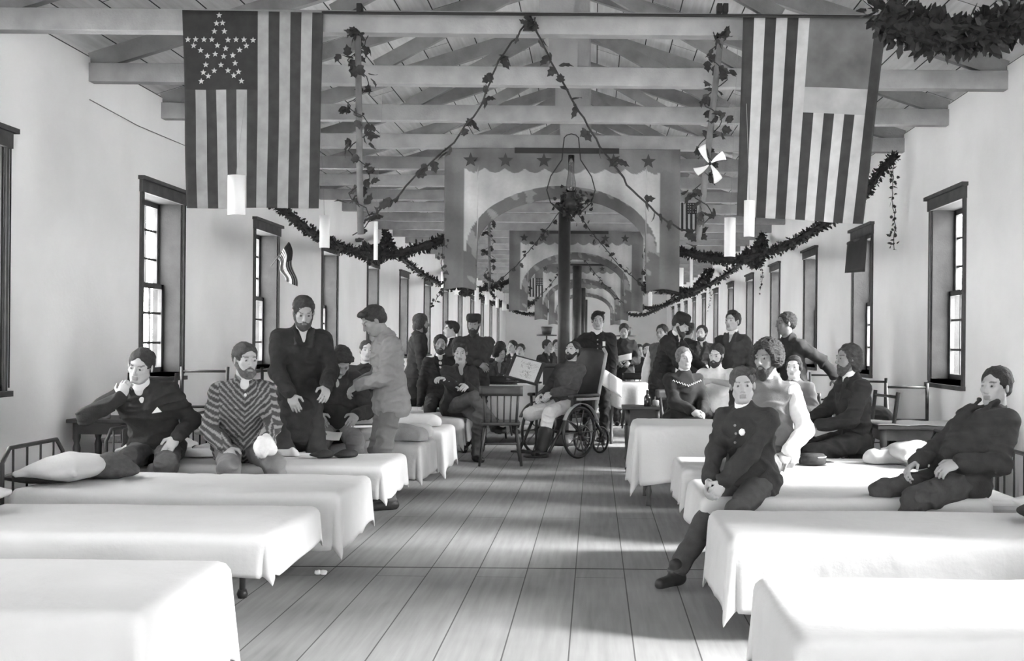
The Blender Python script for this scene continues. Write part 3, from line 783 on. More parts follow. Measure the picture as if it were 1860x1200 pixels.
# ------------------------------------------------------------------ flags, banners, greenery
LEAF = mat('dried_leaf', 0.035, 0.8, 0.4, 20)
EVER = mat('evergreen', 0.022, 0.85, 0.45, 20)
ROD = mat('weathered_rod', 0.16, 0.8, 0.25, 8)
DARKC = mat('flag_dark', 0.045, 0.95, 0.2, 12); LIGHTC = mat('flag_light', 0.50, 0.95, 0.12, 12)
CANTON = mat('flag_canton', 0.035, 0.95, 0.2, 12); FADED = mat('flag_faded', 0.13, 0.95, 0.35, 4)
def star_pts(c, r, M=None, n=5, inner=0.42, rot=PI/2):
    P = []
    for i in range(2*n):
        a = rot+PI*i/n; q = r if i % 2 == 0 else r*inner
        P.append((c[0]+q*math.cos(a), c[2]+q*math.sin(a)))
    return [(x, c[1], z) for x, z in P]
def add_star(b, c, r, t=0.004, mi=0, rot=PI/2, n=5, inner=0.42):
    A = star_pts(c, r, rot=rot, n=n, inner=inner); m = len(A)
    b.add([(p[0], p[1]-t/2, p[2]) for p in A]+[(p[0], p[1]+t/2, p[2]) for p in A]+[(c[0], c[1]-t/2, c[2]), (c[0], c[1]+t/2, c[2])],
          [(i, (i+1) % m, 2*m) for i in range(m)]+[((i+1) % m+m, i+m, 2*m+1) for i in range(m)]+[((i+1) % m, i, i+m, (i+1) % m+m) for i in range(m)], mi)
def flag(name, label, tl, tr, bl, br, canton, nst=13, stars=None, rip=0.02, group=None, mats=None, seed=0, faded=False):
    """flag hung by its short edge: stripes run downwards. canton=(u0,u1,v1) in 0..1"""
    tl, tr, bl, br = map(Vector, (tl, tr, bl, br)); o0 = (tl+tr)/2
    nz = vnoise(seed+77, 4.0)
    def fn(u, v):
        p = tl.lerp(tr, u).lerp(bl.lerp(br, u), v)-o0
        p.y += rip*(0.2+v)*(math.sin(u*9+nz(u, v)*1.0)+0.5*nz(u*2, v))
        return p
    nu = nst*4; nv = 40
    def mi(u, v):
        u += 0.5/nu
        if canton and canton[0] <= u < canton[1] and v < canton[2]:
            return 2 if not faded or v < canton[2]*0.72 else 3
        return 0 if int(u*nst) % 2 == 0 else 1
    b = MB(); b.grid(fn, nu, nv, mi)
    r = empty(name, o0, 0, label, 'flag', group)
    b.build('cloth', mats or [DARKC, LIGHTC, CANTON, LIGHTC], r, smooth=True, solid=0.004)
    if stars:
        b = MB()
        for (u, v, q) in stars:
            p = fn(u, v); add_star(b, (p.x, p.y-0.006, p.z), q, 0.003)
        b.build('stars', LIGHTC, r)
    return r
FY = 7.50
pts = [(715,80),(700,125),(733,122),(687,168),(743,168),(540,215),(582,213),(628,213),(672,213),(763,215),(808,213),(852,213),(902,215),(570,247),(703,245),(865,247),(608,272),(750,262),(828,270),(645,302),(690,292),(738,305),(790,300),(635,350),(722,352),(803,343),(620,392),(683,383),(762,383),(822,390),(648,412),(795,410),(607,440),(838,440)]
sl_ = [((x/3+160-331)/256.0, (y/3-18)/360.0, 0.021) for x, y in pts]
flag('american_flag', 'large flag at left with small stars arranged into one big star', at(331, 18, FY), at(587, 23, FY), at(340, 378, FY), at(578, 378, FY), (0, 7/13.0+0.001, 0.39), stars=sl_, rip=0.018, group=None, mats=[DARKC, mat('flag_cream', 0.31, 0.95, 0.15, 10), CANTON, LIGHTC])
flag('american_flag', 'large tilted flag at right with a washed out grey canton', at(1350, 28, FY), at(1612, 30, FY), at(1338, 392, FY), at(1567, 407, FY), (6/13.0, 12/13.0, 0.47), rip=0.018, mats=[DARKC, LIGHTC, FADED, mat('flag_pale', 0.42, 0.95, 0.2, 5)], faded=True, seed=3)
b = MB(); b.tube([at(585, 23, FY-0.01), at(1640, 31, FY-0.01)], 0.011, 8)
tag(b.build('flag_rod', mat('dark_rod', 0.03), smooth=True), 'long thin dark rod running along the nearest roof beam between the flags', 'rod')
for x in (653, 1307, 1318):
    p = at(x, 15, FY); b = MB(); b.box((p.x-0.018, p.y-0.02, p.z-0.03), (p.x+0.018, p.y+0.05, p.z+0.03)); 
    tag(b.build('wooden_peg', MATS['dark_rod'], bevel=0.004), {653: 'small dark peg standing above the rod near the left flag', 1307: 'left one of two tiny dark pegs above the rod near the right flag', 1318: 'right one of two tiny dark pegs above the rod near the right flag'}[x], 'peg')
# small flags
def small_flag(label, px, py, Y, wpx, hpx, seed, canton=(0.5, 1.0, 0.4)):
    st = []
    for i in range(4):
        for j in range(4): st.append((canton[0]+(i+0.5)*(canton[1]-canton[0])/4, (j+0.6)*canton[2]/4.4, 0.008*Y/12))
    r = flag('small_flag', label, at(px, py, Y), at(px+wpx, py, Y), at(px, py+hpx, Y), at(px+wpx, py+hpx, Y), canton, nst=9, stars=st, rip=0.006, seed=seed)
    ty = min(TY, key=lambda q: abs(q-Y))
    for f in (0, 1):
        q = at(px+wpx*f, py, Y); b = MB(); b.tube([q-r.location, Vector((q.x, ty+0.02, 3.48))-r.location], 0.003, 5); b.build('string', mat('twine', 0.3), r)
    return r
small_flag('small dark flag hanging beside the large arched banner at right', 1229, 368, 13.5, 37, 52, 5)
small_flag('tiny flag hanging in the far arch left of the centre poles', 962, 505, 26, 24, 34, 6)
small_flag('tiny flag hanging in the far arch, left one of a pair', 935, 508, 26.5, 20, 38, 8)
# stick flag on the left wall
r = empty('wall_flag', (WL+0.05, 14.1, 2.1), 0, 'small drooping flag on a slanting stick fixed to the left wall', 'flag')
q0 = Vector((0, 0, 0.17)); q1 = Vector((0.24, -0.05, 0.47))
b = MB(); b.tube([q0, q1], 0.008, 6); b.build('stick', MATS['dark_rod'], r, smooth=True)
def fw(u, v):
    p = q0.lerp(q1, 0.35+0.65*u); return p+Vector((0.10*v+0.02*math.sin(v*9), 0.03*math.sin(u*8), -v*(0.30+0.26*u)))
b = MB(); b.grid(fw, 22, 20, lambda u, v: 2 if (u > 0.55 and v < 0.4) else (0 if int((u+0.02)*15) % 2 else 1)); b.build('cloth', [DARKC, MATS['flag_cream'], CANTON], r, smooth=True, solid=0.004)
# banners: arched curtains with scalloped valance and stars
def banner(label, Y, first):
    W2, H = 1.29, 1.55; a_, bq, spr = 0.93, 0.58, 1.13
    nz = vnoise(5, 3.0); nz2 = vnoise(9, 9.0)
    V = []; F_ = []; tone = []; nx = 172; nzr = 104
    idx = {}
    def bottom(x):
        if abs(x) < a_: return spr-bq*math.sqrt(max(0, 1-(x/a_)**2))
        return H-0.02*math.cos((abs(x)-1.11)*12)
    for i in range(nx+1):
        x = -W2+2*W2*i/nx; zb = bottom(x)
        for j in range(nzr+1):
            z = -zb*j/nzr
            idx[i, j] = len(V)
            V.append((x, 0.025*math.sin(x*9+nz(x, z))*(0.3-z*0.5)+0.012*nz2(x*1.5, z), z))
            sc = 0.22+0.05*abs(math.sin((x+W2)*PI/0.22))
            arch = math.hypot(x/(a_+0.12), (z+spr)/(bq+0.14)) if z > -spr else abs(x)/(a_+0.12)
            n_ = 0.9+0.3*nz2(x, z)+0.12*nz(x*6, z*2)
            if -z < sc: t = 0.17
            elif abs(x) > 1.07 and -z > 0.2: t = 0.15
            elif arch < 1.0 or -z > spr: t = 0.12+0.10*(nz2(x*3, z*3) > 0.3)
            else: t = 0.42
            if abs(x) > 1.20: t = min(t, 0.16)
            tone.append(t*n_)
    for i in range(nx):
        for j in range(nzr): F_.append((idx[i, j], idx[i+1, j], idx[i+1, j+1], idx[i, j+1]))
    r = empty('arched_banner', (-0.37, Y, 3.45), 0, label, 'banner', 'arched banners hanging across the ward')
    me = bpy.data.meshes.new('cloth'); me.from_pydata(V, [], F_); me.update(); me.polygons.foreach_set('use_smooth', [True]*len(me.polygons))
    at_ = me.attributes.new('tone', 'FLOAT', 'POINT'); at_.data.foreach_set('value', tone)
    o = link('cloth', me, attr_mat('banner_cloth', 'tone', 0.95), r); md = o.modifiers.new('t', 'SOLIDIFY'); md.thickness = 0.004
    b = MB()
    for x in (-1.0, -0.62, 0.94, 0.56, -0.2):
        b = MB(); add_star(b, (x, -0.045, -0.14), 0.085, 0.004); b.build('star', mat('banner_star', 0.05), r)
    b = MB(); b.box((-0.52, -0.05, -0.055), (0.62, -0.02, 0.0)); b.build('top_batten', MATS['dark_rod'], r)
    return r
bn = banner('large arched banner with stars and scallops behind the hanging lamp', 12.06, True)
for (y, lab) in ((21.20, 'second arched banner seen through the opening of the nearest one'), (30.32, 'small arched banner far down the ward behind the second one'), (39.44, 'tiny arched banner farthest down the ward')):
    c = copy_tree(bn); c.location = (-0.37, y, 3.45); tag(c, lab)
# leaves
def leaf(b, p, d, nrm_, L, w):
    d = Vector(d).normalized(); n_ = Vector(nrm_); s_ = d.cross(n_)
    s_ = s_.normalized() if s_.length > 1e-4 else d.orthogonal().normalized(); n_ = s_.cross(d)
    O = [(0, 0), (0.12, 0.30), (0.30, 0.5), (0.45, 0.32), (0.66, 0.42), (0.75, 0.18), (1, 0)]
    pts_ = [Vector(p)+d*(u*L)+s_*(q*w)+n_*(-0.12*L*math.sin(u*3)) for u, q in O]+[Vector(p)+d*(u*L)-s_*(q*w)+n_*(-0.12*L*math.sin(u*3)) for u, q in O[-2:0:-1]]
    k = len(pts_); top = [q+n_*0.0015 for q in pts_]
    b.add(pts_+top, [tuple(range(k-1, -1, -1)), tuple(range(k, 2*k))]+[(i, (i+1) % k, (i+1) % k+k, i+k) for i in range(k)])
def rnd_dir(R):
    v = R.randn(3); return Vector(v/np.linalg.norm(v))
def vine(name, label, cat, pts_, r=0.006, step=0.09, L=0.07, seed=0, spread_=0.05, group=None, parent=None, clump=2):
    R = np.random.RandomState(seed); P = []
    pts_ = [Vector(p) for p in pts_]
    for i in range(len(pts_)-1):
        n_ = max(2, int((pts_[i+1]-pts_[i]).length/0.05))
        for k in range(n_): P.append(pts_[i].lerp(pts_[i+1], k/n_))
    P.append(pts_[-1]); b = MB(); o0 = P[0].copy()
    P = [p-o0+Vector(R.randn(3)*0.004) for p in P]
    b.tube(P, r, 6); acc = 0
    for i in range(1, len(P)):
        acc += (P[i]-P[i-1]).length
        if acc > step*(0.6+R.rand()*0.8):
            acc = 0
            for q in range(R.randint(1, clump+2)):
                d = rnd_dir(R); d.z -= 0.5; leaf(b, P[i]+Vector(R.randn(3)*spread_*0.4), d, rnd_dir(R), L*(0.7+0.6*R.rand()), L*0.8)
    o = b.build(name, LEAF, parent)
    o.location = o0 if parent is None else o0
    if parent is None: tag(o, label, cat, group)
    return o
def garland(label, pts_, rad=0.07, seed=0, dens=750, L=0.036, group='evergreen garlands', taper=None):
    """thick evergreen rope; pts_ is the sagging centre line"""
    R = np.random.RandomState(seed); P = [Vector(p) for p in pts_]; Q_ = []
    for i in range(len(P)-1):
        p0 = P[max(0, i-1)]; p1 = P[i]; p2 = P[i+1]; p3 = P[min(len(P)-1, i+2)]
        n_ = max(2, int((p2-p1).length/0.06))
        for k in range(n_):
            t = k/n_; Q_.append(0.5*((2*p1)+(p2-p0)*t+(2*p0-5*p1+4*p2-p3)*t*t+(3*p1-p0-3*p2+p3)*t**3))
    Q_.append(P[-1]); o0 = Q_[0].copy(); Q_ = [q-o0 for q in Q_]
    b = MB(); m = len(Q_)
    rr = [rad*0.55*(0.85+0.3*R.rand()) for _ in Q_]
    b.tube(Q_, rr, 8)
    for i in range(m-1):
        seg = (Q_[i+1]-Q_[i]).length
        for k in range(int(dens*seg+R.rand())):
            d = rnd_dir(R); c = Q_[i].lerp(Q_[i+1], R.rand())
            ll = L*(0.6+0.8*R.rand()); n_ = rnd_dir(R); p = c+d*rad*(0.3+0.45*R.rand()); s_ = d.cross(n_)
            if s_.length < 1e-3: continue
            s_.normalize(); e = p+(d+n_*0.4).normalized()*ll
            b.add([p-s_*ll*0.18, p+s_*ll*0.18, e+s_*ll*0.05+(d*0.0), (p+e)/2+s_*ll*0.32, (p+e)/2-s_*ll*0.32, e-s_*ll*0.05], [(0, 1, 3, 2, 5, 4)])
    o = b.build('evergreen_garland', EVER); o.location = o0
    return tag(o, label, 'garland', group)
def A(px, py, Y): return at(px, py, Y)
# swags in the four decorated bays
g1 = 12.0
WR0 = WR_-0.14
garland('thick evergreen swag from the right wall down to the arched banner', [A(1626, 283, g1), A(1600, 310, g1-0.05), A(1560, 362, g1-0.1), A(1500, 405, g1-0.1), A(1430, 445, g1-0.1), A(1350, 470, g1-0.1), A(1290, 468, g1), A(1220, 452, g1+0.25)], 0.075, 1)
garland('thick evergreen swag from the left wall past the hanging white tags to the arched banner', [A(400, 300, g1), A(450, 345, g1), A(510, 378, g1-0.05), A(570, 425, g1-0.1), A(640, 455, g1-0.1), A(710, 462, g1-0.1), A(770, 447, g1), A(830, 425, g1+0.25)], 0.075, 2)
g2 = 21.6
def sw(F, X, Z): return Vector((X, F, Z))
def bay(Y, seeds, side, label, rad=0.075):
    X0 = WR_-0.16 if side > 0 else WL+0.10; sg = side
    pts_ = [(X0, Y, 3.45), (X0-sg*0.25, Y-0.02, 3.05), (X0-sg*0.6, Y-0.03, 2.72), (X0-sg*1.1, Y, 2.42), (X0-sg*1.6, Y, 2.30), (X0-sg*2.1, Y, 2.36), (X0-sg*2.5, Y+0.1, 2.52)]
    return garland(label, pts_, rad, seeds, 260, 0.055)
for k, (y, nm) in enumerate(((21.30, 'second'), (31.94, 'third'), (41.06, 'fourth'))):
    bay(y, 20+k, 1, 'evergreen swag on the right wall side, %s from the camera' % nm)
    bay(y, 30+k, -1, 'evergreen swag on the left wall side, %s from the camera' % nm)
# long ropes that run on from one bay to the next along each wall
def rope(side, ya, yb, label, seed):
    X0 = WR_-0.12 if side > 0 else WL+0.12
    X1 = X0-side*1.6; n_ = 8; P = []
    for i in range(n_+1):
        t = i/n_; P.append((X1+(X0-X1)*t, ya+(yb-ya)*t, 2.30+1.05*t-0.85*t*(1-t)*(1.0)))
    return garland(label, P, 0.085, seed, 170, 0.06)
rope(1, 12.0, 21.5, 'long evergreen rope sagging back along the right wall from the near swag', 41)
rope(-1, 12.0, 21.5, 'long evergreen rope sagging back along the left wall from the near swag', 42)
rope(1, 21.6, 31.0, 'long evergreen rope sagging along the right wall behind the second swag', 43)
rope(-1, 21.6, 31.0, 'long evergreen rope sagging along the left wall behind the second swag', 44)
# blurred dark bunch near the top right corner
garland('huge dark bunch of evergreen high in the top right corner', [A(1602, 20, 5.2), A(1650, 48, 5.2), A(1700, 62, 5.2), A(1780, 60, 5.2), A(1880, 30, 5.2)], 0.13, 3, 1500, 0.05)
# dangling tails
for (px, py, Y, ln, s_, lab) in ((1624, 286, 12.0, 1.0, 4, 'leafy tail dangling from the wall end of the near right swag'), (1384, 430, 21.6, 1.05, 5, 'leafy tail dangling at the right wall from the second swag'),
        (1290, 487, 31.2, 1.2, 6, 'leafy tail dangling at the right wall from the third swag'), (806, 432, 12.0, 0.70, 7, 'short leafy tail dangling left of the arched banner')):
    p = A(px, py, Y); vine('leafy_tail', lab, 'vine', [p, p-Vector((0.02, 0, ln*0.4)), p-Vector((-0.02, 0, ln*0.75)), p-Vector((0.03*s_-0.12, 0, ln))], 0.004, 0.022, 0.05, s_, 0.05)
# triangles of vine: two rods and two sloping strings per bay
def rods(Y, k, names, tl, tr, apex):
    out = []
    for i, (top, botm, lab) in enumerate(names):
        top = Vector(top); botm = Vector(botm)
        r = empty('vine_wrapped_rod', top, 0, lab, 'rod', 'rods wound with vine')
        b = MB(); b.tube([(0, 0, 0), botm-top], 0.022, 8); b.build('rod', ROD, r, smooth=True)
        d = botm-top; P = [d*(t/24)+Vector((0.075*math.cos(t*1.15+i), 0.06*math.sin(t*1.15), 0)) for t in range(25)]
        v = vine('vine', None, None, P, 0.0035, 0.055, 0.085, 60+k*3+i, 0.06, parent=r); v.location = P[0]
        garl = MB(); R = np.random.RandomState(70+i)
        for q in range(16): leaf(garl, Vector(R.randn(3)*0.02), rnd_dir(R), rnd_dir(R), 0.08, 0.06)
        garl.build('leaf_bunch', LEAF, r)
ry = 7.55
rods(ry, 0, [(A(650, 66, ry), A(655, 425, ry), 'rod wound with ivy hanging right of the large left flag'), (A(1309, 70, ry), A(1268, 436, ry), 'slightly slanting rod wound with ivy left of the large right flag')], 0, 0, 0)
for k, (y, n1, n2) in enumerate(((16.70, 'ivy rod of the second vine triangle, left of the centre poles', 'ivy rod of the second vine triangle, right of the centre poles'), (25.82, 'distant ivy rod left of the centre poles', 'distant ivy rod right of the centre poles'))):
    rods(y, k+1, [((-1.62, y, 3.475), (-1.6, y, 2.08), n1), ((0.84, y, 3.475), (0.80, y, 2.08), n2)], 0, 0, 0)
vine('vine_string', 'leafy string sloping from the beam centre down to the left ivy rod', 'vine', [A(963, 35, ry), A(905, 110, ry), A(875, 190, ry), A(825, 258, ry), A(765, 310, ry), A(720, 360, ry), A(662, 402, ry)], 0.007, 0.12, 0.085, 81)
vine('vine_string', 'leafy string sloping from the beam centre down to the right ivy rod', 'vine', [A(963, 35, ry), A(1000, 110, ry), A(1045, 190, ry), A(1090, 265, ry), A(1140, 335, ry), A(1200, 395, ry), A(1275, 435, ry)], 0.007, 0.12, 0.085, 82)
b = MB(); p = A(963, 40, ry-0.02); b.add([(-0.05, -0.01, -0.06), (0.05, -0.01, -0.06), (0, -0.01, 0.06), (-0.05, 0.01, -0.06), (0.05, 0.01, -0.06), (0, 0.01, 0.06)], [(0, 1, 2), (5, 4, 3), (0, 3, 4, 1), (1, 4, 5, 2), (2, 5, 3, 0)])
R = np.random.RandomState(3)
for q in range(14): leaf(b, Vector((0, -0.01, -0.02))+Vector(R.randn(3)*0.02), rnd_dir(R), rnd_dir(R), 0.07, 0.05)
o = b.build('leaf_rosette', LEAF); o.location = p; tag(o, 'dark pointed leaf rosette at the top of the near vine triangle', 'decoration')
for k, y in enumerate((16.68, 25.80)):
    for sg, nm in ((-1, 'left'), (1, 'right')):
        X1 = -1.6 if sg < 0 else 0.8
        vine('vine_string', 'leafy string sloping down to the %s in the %s vine triangle' % (nm, ('second', 'third')[k]), 'vine', [(-0.42, y, 3.47), (-0.42+(X1+0.42)*0.3, y, 2.98), (-0.42+(X1+0.42)*0.65, y, 2.48), (X1, y, 2.12)], 0.007, 0.09, 0.08, 90+k*2+sg)
# hanging lamp
ly = 11.85; p = A(1037, 358, ly)
r = empty('hanging_lamp', p, 0, 'glass chimney oil lamp hanging in a looped wire in the middle of the ward', 'lamp')
k_ = ly/F_PX
W_ = [(1037, 243), (1029, 245), (1024, 250), (1020, 290), (1000, 320), (993, 345), (1000, 368), (1022, 388)]
for sg in (1, -1):
    b = MB(); b.tube([Vector((sg*(x-1037)*k_, 0, (358-y)*k_)) for x, y in W_], 0.006, 6); b.build('wire', MATS['dark_rod'], r, smooth=True)
b = MB(); b.lathe([(0.001, -0.15), (0.05, -0.15), (0.09, -0.10), (0.10, -0.06), (0.06, -0.01), (0.045, 0.0), (0.045, 0.05), (0.02, 0.075), (0.001, 0.08)], 16); b.build('font', mat('dark_lamp_metal', 0.03, 0.4), r, smooth=True)
G = bpy.data.materials.new('lamp_glass'); G.use_nodes = True; g_ = G.node_tree; pb = g_.nodes['Principled BSDF']; pb.inputs['Transmission Weight'].default_value = 1; pb.inputs['Roughness'].default_value = 0.08; pb.inputs['IOR'].default_value = 1.45
b = MB(); pr = [(0.042, 0.05), (0.052, 0.09), (0.05, 0.16), (0.034, 0.24), (0.03, 0.33), (0.033, 0.45)]
b.lathe(pr, 20); b.f = b.f[:-2]; b.mi = b.mi[:-2]; b.build('chimney', G, r, smooth=True, solid=0.003)
b = MB(); R = np.random.RandomState(12)
for q in range(260): leaf(b, Vector((R.randn()*0.075, R.randn()*0.05, -0.08+R.randn()*0.06)), rnd_dir(R), rnd_dir(R), 0.055, 0.045)
b.build('leaf_wreath', EVER, r)
# pinwheel
p = A(1289, 298, 7.46); r = empty('paper_pinwheel', p, 0, 'white paper pinwheel star beside the right ivy rod', 'decoration')
b = MB()
for i in range(4):
    a = 0.5+i*PI/2
    def fp(u, v, a=a): return Vector((math.cos(a+v*0.55-0.25*u)*u*0.115, -0.01-0.03*v*u, math.sin(a+v*0.55-0.25*u)*u*0.115*(1.2 if i % 2 else 1)))
    b.grid(fp, 8, 6)
b.build('paper_blades', mat('white_paper', 0.85, 0.8, 0.05), r, smooth=True, solid=0.002)
b = MB(); b.ball((0, -0.02, 0), 0.012); b.build('hub', MATS['dark_rod'], r, smooth=True)
b = MB(); b.tube([(0, -0.02, 0), (-0.02, 0.09, 0)], 0.004, 6); b.build('pin', MATS['dark_rod'], r)
# hanging cards
cards = [(430, 318, 390, 32, 7.32, 'large white paper tag hanging in front of the bottom of the left flag'), (590, 391, 450, 18, 9.4, 'white paper tag hanging over the left swag'), (683, 402, 472, 7, 8.9, 'thin edge-on white paper tag over the left swag'),
    (1361, 364, 430, 19, 7.32, 'white paper tag hanging at the bottom left corner of the right flag'), (1326, 395, 466, 20, 8.0, 'long white paper tag just left of the right flag'), (1256, 462, 522, 5, 13.0, 'very thin white paper tag above the right swag'),
    (1233, 486, 520, 17, 14.5, 'soft white paper tag right of the arched banner leg'), (806, 493, 525, 9, 17.0, 'small white card left of the arched banner leg'), (866, 522, 547, 8, 20.0, 'small white card over the far left windows, second in line'),
    (885, 529, 553, 8, 22.0, 'small white card over the far left windows, third in line'), (903, 540, 559, 6, 25.0, 'small white card over the far left windows, fourth in line'), (916, 547, 564, 8, 27.0, 'small white card over the far left windows, last in line'),
    (1181, 530, 556, 7, 20.0, 'small white card hanging among the far vines at right')]
for (px, ya, yb, wpx, Y, lab) in cards:
    t = A(px, ya, Y); z1 = (yb-ya)*Y/F_PX; w_ = wpx*Y/F_PX
    r = empty('paper_tag', t, 0, lab, 'tag', 'white paper tags hung on strings')
    b = MB(); yw = 0.05 if wpx > 8 else 0.02
    b.grid(lambda u, v: Vector(((u-0.5)*w_, -yw*math.sin(u*PI)*0.6, -v*z1)), 8, 2); b.build('card', MATS['white_paper'], r, smooth=True, solid=0.003)
    ty = min(TY, key=lambda q: abs(q-Y)); b = MB(); b.tube([(0, -0.01, 0), (0, ty-Y+0.03, 3.46-t.z)], 0.0015, 5); b.build('string', mat('twine', 0.3), r)
b = MB(); add_star(b, (0, 0, 0), 0.075, 0.005); b.tube([(0, 0, 0.07), (0, 0.06, 1.4)], 0.002, 5); o = b.build('paper_star', MATS['white_paper']); o.location = A(829, 530, 18.2); tag(o, 'small white star card under the left leg of the arched banner', 'decoration')
# thin wire along the left wall
b = MB(); b.tube([A(163, 181, 8.9), A(250, 228, 10.0), A(340, 266, 11.3)], 0.004, 6); tag(b.build('wire', mat('old_wire', 0.15)), 'thin wire running down the upper left wall', 'wire')
# roller blind on the first right window
r = empty('roller_blind', (WR_-0.03, 13.52, 2.62), 0, 'short dark roller blind at the top of the right window behind the right flag', 'blind')
b = MB(); b.tube([(-0.02, -0.08, 0.04), (-0.02, 1.05, 0.04)], 0.028, 12); b.build('roller', TRIM, r, smooth=True)
b = MB(); b.grid(lambda u, v: Vector((-0.045-0.03*v-0.006*math.sin(u*9), -0.06+u*1.06, 0.05-0.40*v-0.05*v*(1-u))), 8, 8); b.build('cloth', mat('blind_cloth', 0.05, 0.9), r, smooth=True, solid=0.004)
# ------------------------------------------------------------------ furniture and small things
DWOOD = mat('dark_wood', 0.035, 0.45, 0.3, 7, 0.1, 60); MWOOD = mat('worn_wood', 0.10, 0.6, 0.3, 7, 0.1, 60)
WEAVE = mat('cane_seat', 0.3, 0.9, 0.3, 60, 0.5, 120)
PAPER = MATS['white_paper']
# plain two-rail chair (back towards -y local is y=+0.2)
def rail_chair():
    r = empty('rail_back_chair', (0, 0, 0))
    for sx in (-1, 1):
        b = MB(); b.tube([(sx*0.18, 0.19, 0), (sx*0.185, 0.185, 0.45), (sx*0.20, 0.25, 0.96)], 0.017, 8); b.build('back_post', DWOOD, r, smooth=True)
        b = MB(); b.tube([(sx*0.20, -0.19, 0), (sx*0.20, -0.19, 0.45)], [0.014, 0.02], 8); b.build('leg', DWOOD, r, smooth=True)
    for z, w_ in ((0.92, 0.2), (0.60, 0.19)):
        yy = 0.185+(z-0.45)*0.127
        b = MB(); b.tube([(-w_, yy, z), (0, yy+0.015, z), (w_, yy, z)], 0.012, 8); b.build('back_rail', DWOOD, r, smooth=True)
    b = MB(); b.box((-0.21, -0.21, 0.435), (0.21, 0.2, 0.465)); b.build('seat', WEAVE, r, bevel=0.01)
    for z in (0.16, 0.28):
        b = MB(); b.tube([(-0.19, -0.19, z), (0.19, -0.19, z)], 0.009, 6); b.tube([(-0.19, -0.19, z-0.03), (-0.18, 0.19, z-0.03)], 0.009, 6); b.tube([(0.19, -0.19, z-0.03), (0.18, 0.19, z-0.03)], 0.009, 6); b.build('stretcher', DWOOD, r, smooth=True)
    return r
rc = rail_chair(); fr = [True]
def put_chair(proto, flag_, X, Y, rz, lab, grp, sc=1.0):
    o = proto if flag_[0] else copy_tree(proto); flag_[0] = False
    o.location = (X, Y, 0); o.rotation_euler = (0, 0, D(rz)); o.scale = (sc,)*3; tag(o, lab, 'chair', grp)
G1 = 'rail back chairs along the walls'
put_chair(rc, fr, -3.86, 10.75, 8, 'two-rail chair against the left wall between the two men on the near beds', G1, 1.10)
put_chair(rc, fr, -3.88, 9.35, -6, 'two-rail chair half hidden behind the man in the dark suit at far left', G1, 1.08)
put_chair(rc, fr, -3.55, 12.3, 5, 'two-rail chair behind the head of the man in striped wool', G1, 1.06)
put_chair(rc, fr, -3.3, 14.6, 5, 'two-rail chair at the left wall behind the man writing', G1, 1.02)
put_chair(rc, fr, 3.06, 10.6, -4, 'two-rail chair at the right photo edge behind the small table', G1, 1.0)
put_chair(rc, fr, 3.03, 12.1, -8, 'two-rail chair just behind the long-haired seated man', G1, 1.0)
put_chair(rc, fr, 3.02, 14.3, -8, 'two-rail chair under the outstretched arm of the standing man at right', G1, 1.0)
def spindle_chair():
    r = empty('spindle_back_chair', (0, 0, 0))
    b = MB(); b.grid(lambda u, v: Vector(((u-0.5)*0.46, 0.27+0.03*math.cos((u-0.5)*2.5), 0.755+v*0.105)), 12, 3); b.build('crest_rail', DWOOD, r, smooth=True, solid=0.022)
    for i in range(6):
        u = (i+0.5)/6-0.5; th = 0.015 if i in (0, 5) else 0.0085
        b = MB(); b.tube([(u*0.40, 0.19, 0.45), (u*0.44, 0.285, 0.78)], th, 8); b.build('spindle', DWOOD, r, smooth=True)
    b = MB(); b.box((-0.215, -0.22, 0.432), (0.215, 0.215, 0.468)); b.build('seat', DWOOD, r, bevel=0.015)
    for sx in (-1, 1):
        for sy in (-1, 1):
            b = MB(); b.tube([(sx*0.16, sy*0.16, 0.44), (sx*0.19, sy*0.20, 0.25), (sx*0.225, sy*0.24, 0.0)], [0.013, 0.02, 0.013], 8); b.build('leg', DWOOD, r, smooth=True)
    b = MB(); b.tube([(-0.19, -0.205, 0.2), (0.19, -0.205, 0.2)], 0.01, 6); b.tube([(-0.19, 0.205, 0.24), (0.19, 0.205, 0.24)], 0.01, 6); b.tube([(-0.195, -0.2, 0.17), (-0.195, 0.2, 0.17)], 0.01, 6); b.tube([(0.195, -0.2, 0.17), (0.195, 0.2, 0.17)], 0.01, 6); b.build('stretcher', DWOOD, r, smooth=True)
    return r
sc_ = spindle_chair(); fs_ = [True]
G2 = 'spindle back chairs'
put_chair(sc_, fs_, -1.02, 12.0, 186, 'dark spindle back chair standing in the aisle left of the wheelchair, back to the camera', G2)
put_chair(sc_, fs_, -1.40, 15.3, 175, 'spindle back chair at the white table behind the near spindle chair', G2)
put_chair(sc_, fs_, 0.92, 10.98, 14, 'spindle back chair the nurse in black sits on', G2)
put_chair(sc_, fs_, 1.90, 10.52, -18, 'spindle back chair the pale woman in the gathered dress sits on', G2)
put_chair(sc_, fs_, 0.66, 17.2, 180, 'far spindle back chair in front of the couple reading at right', G2)
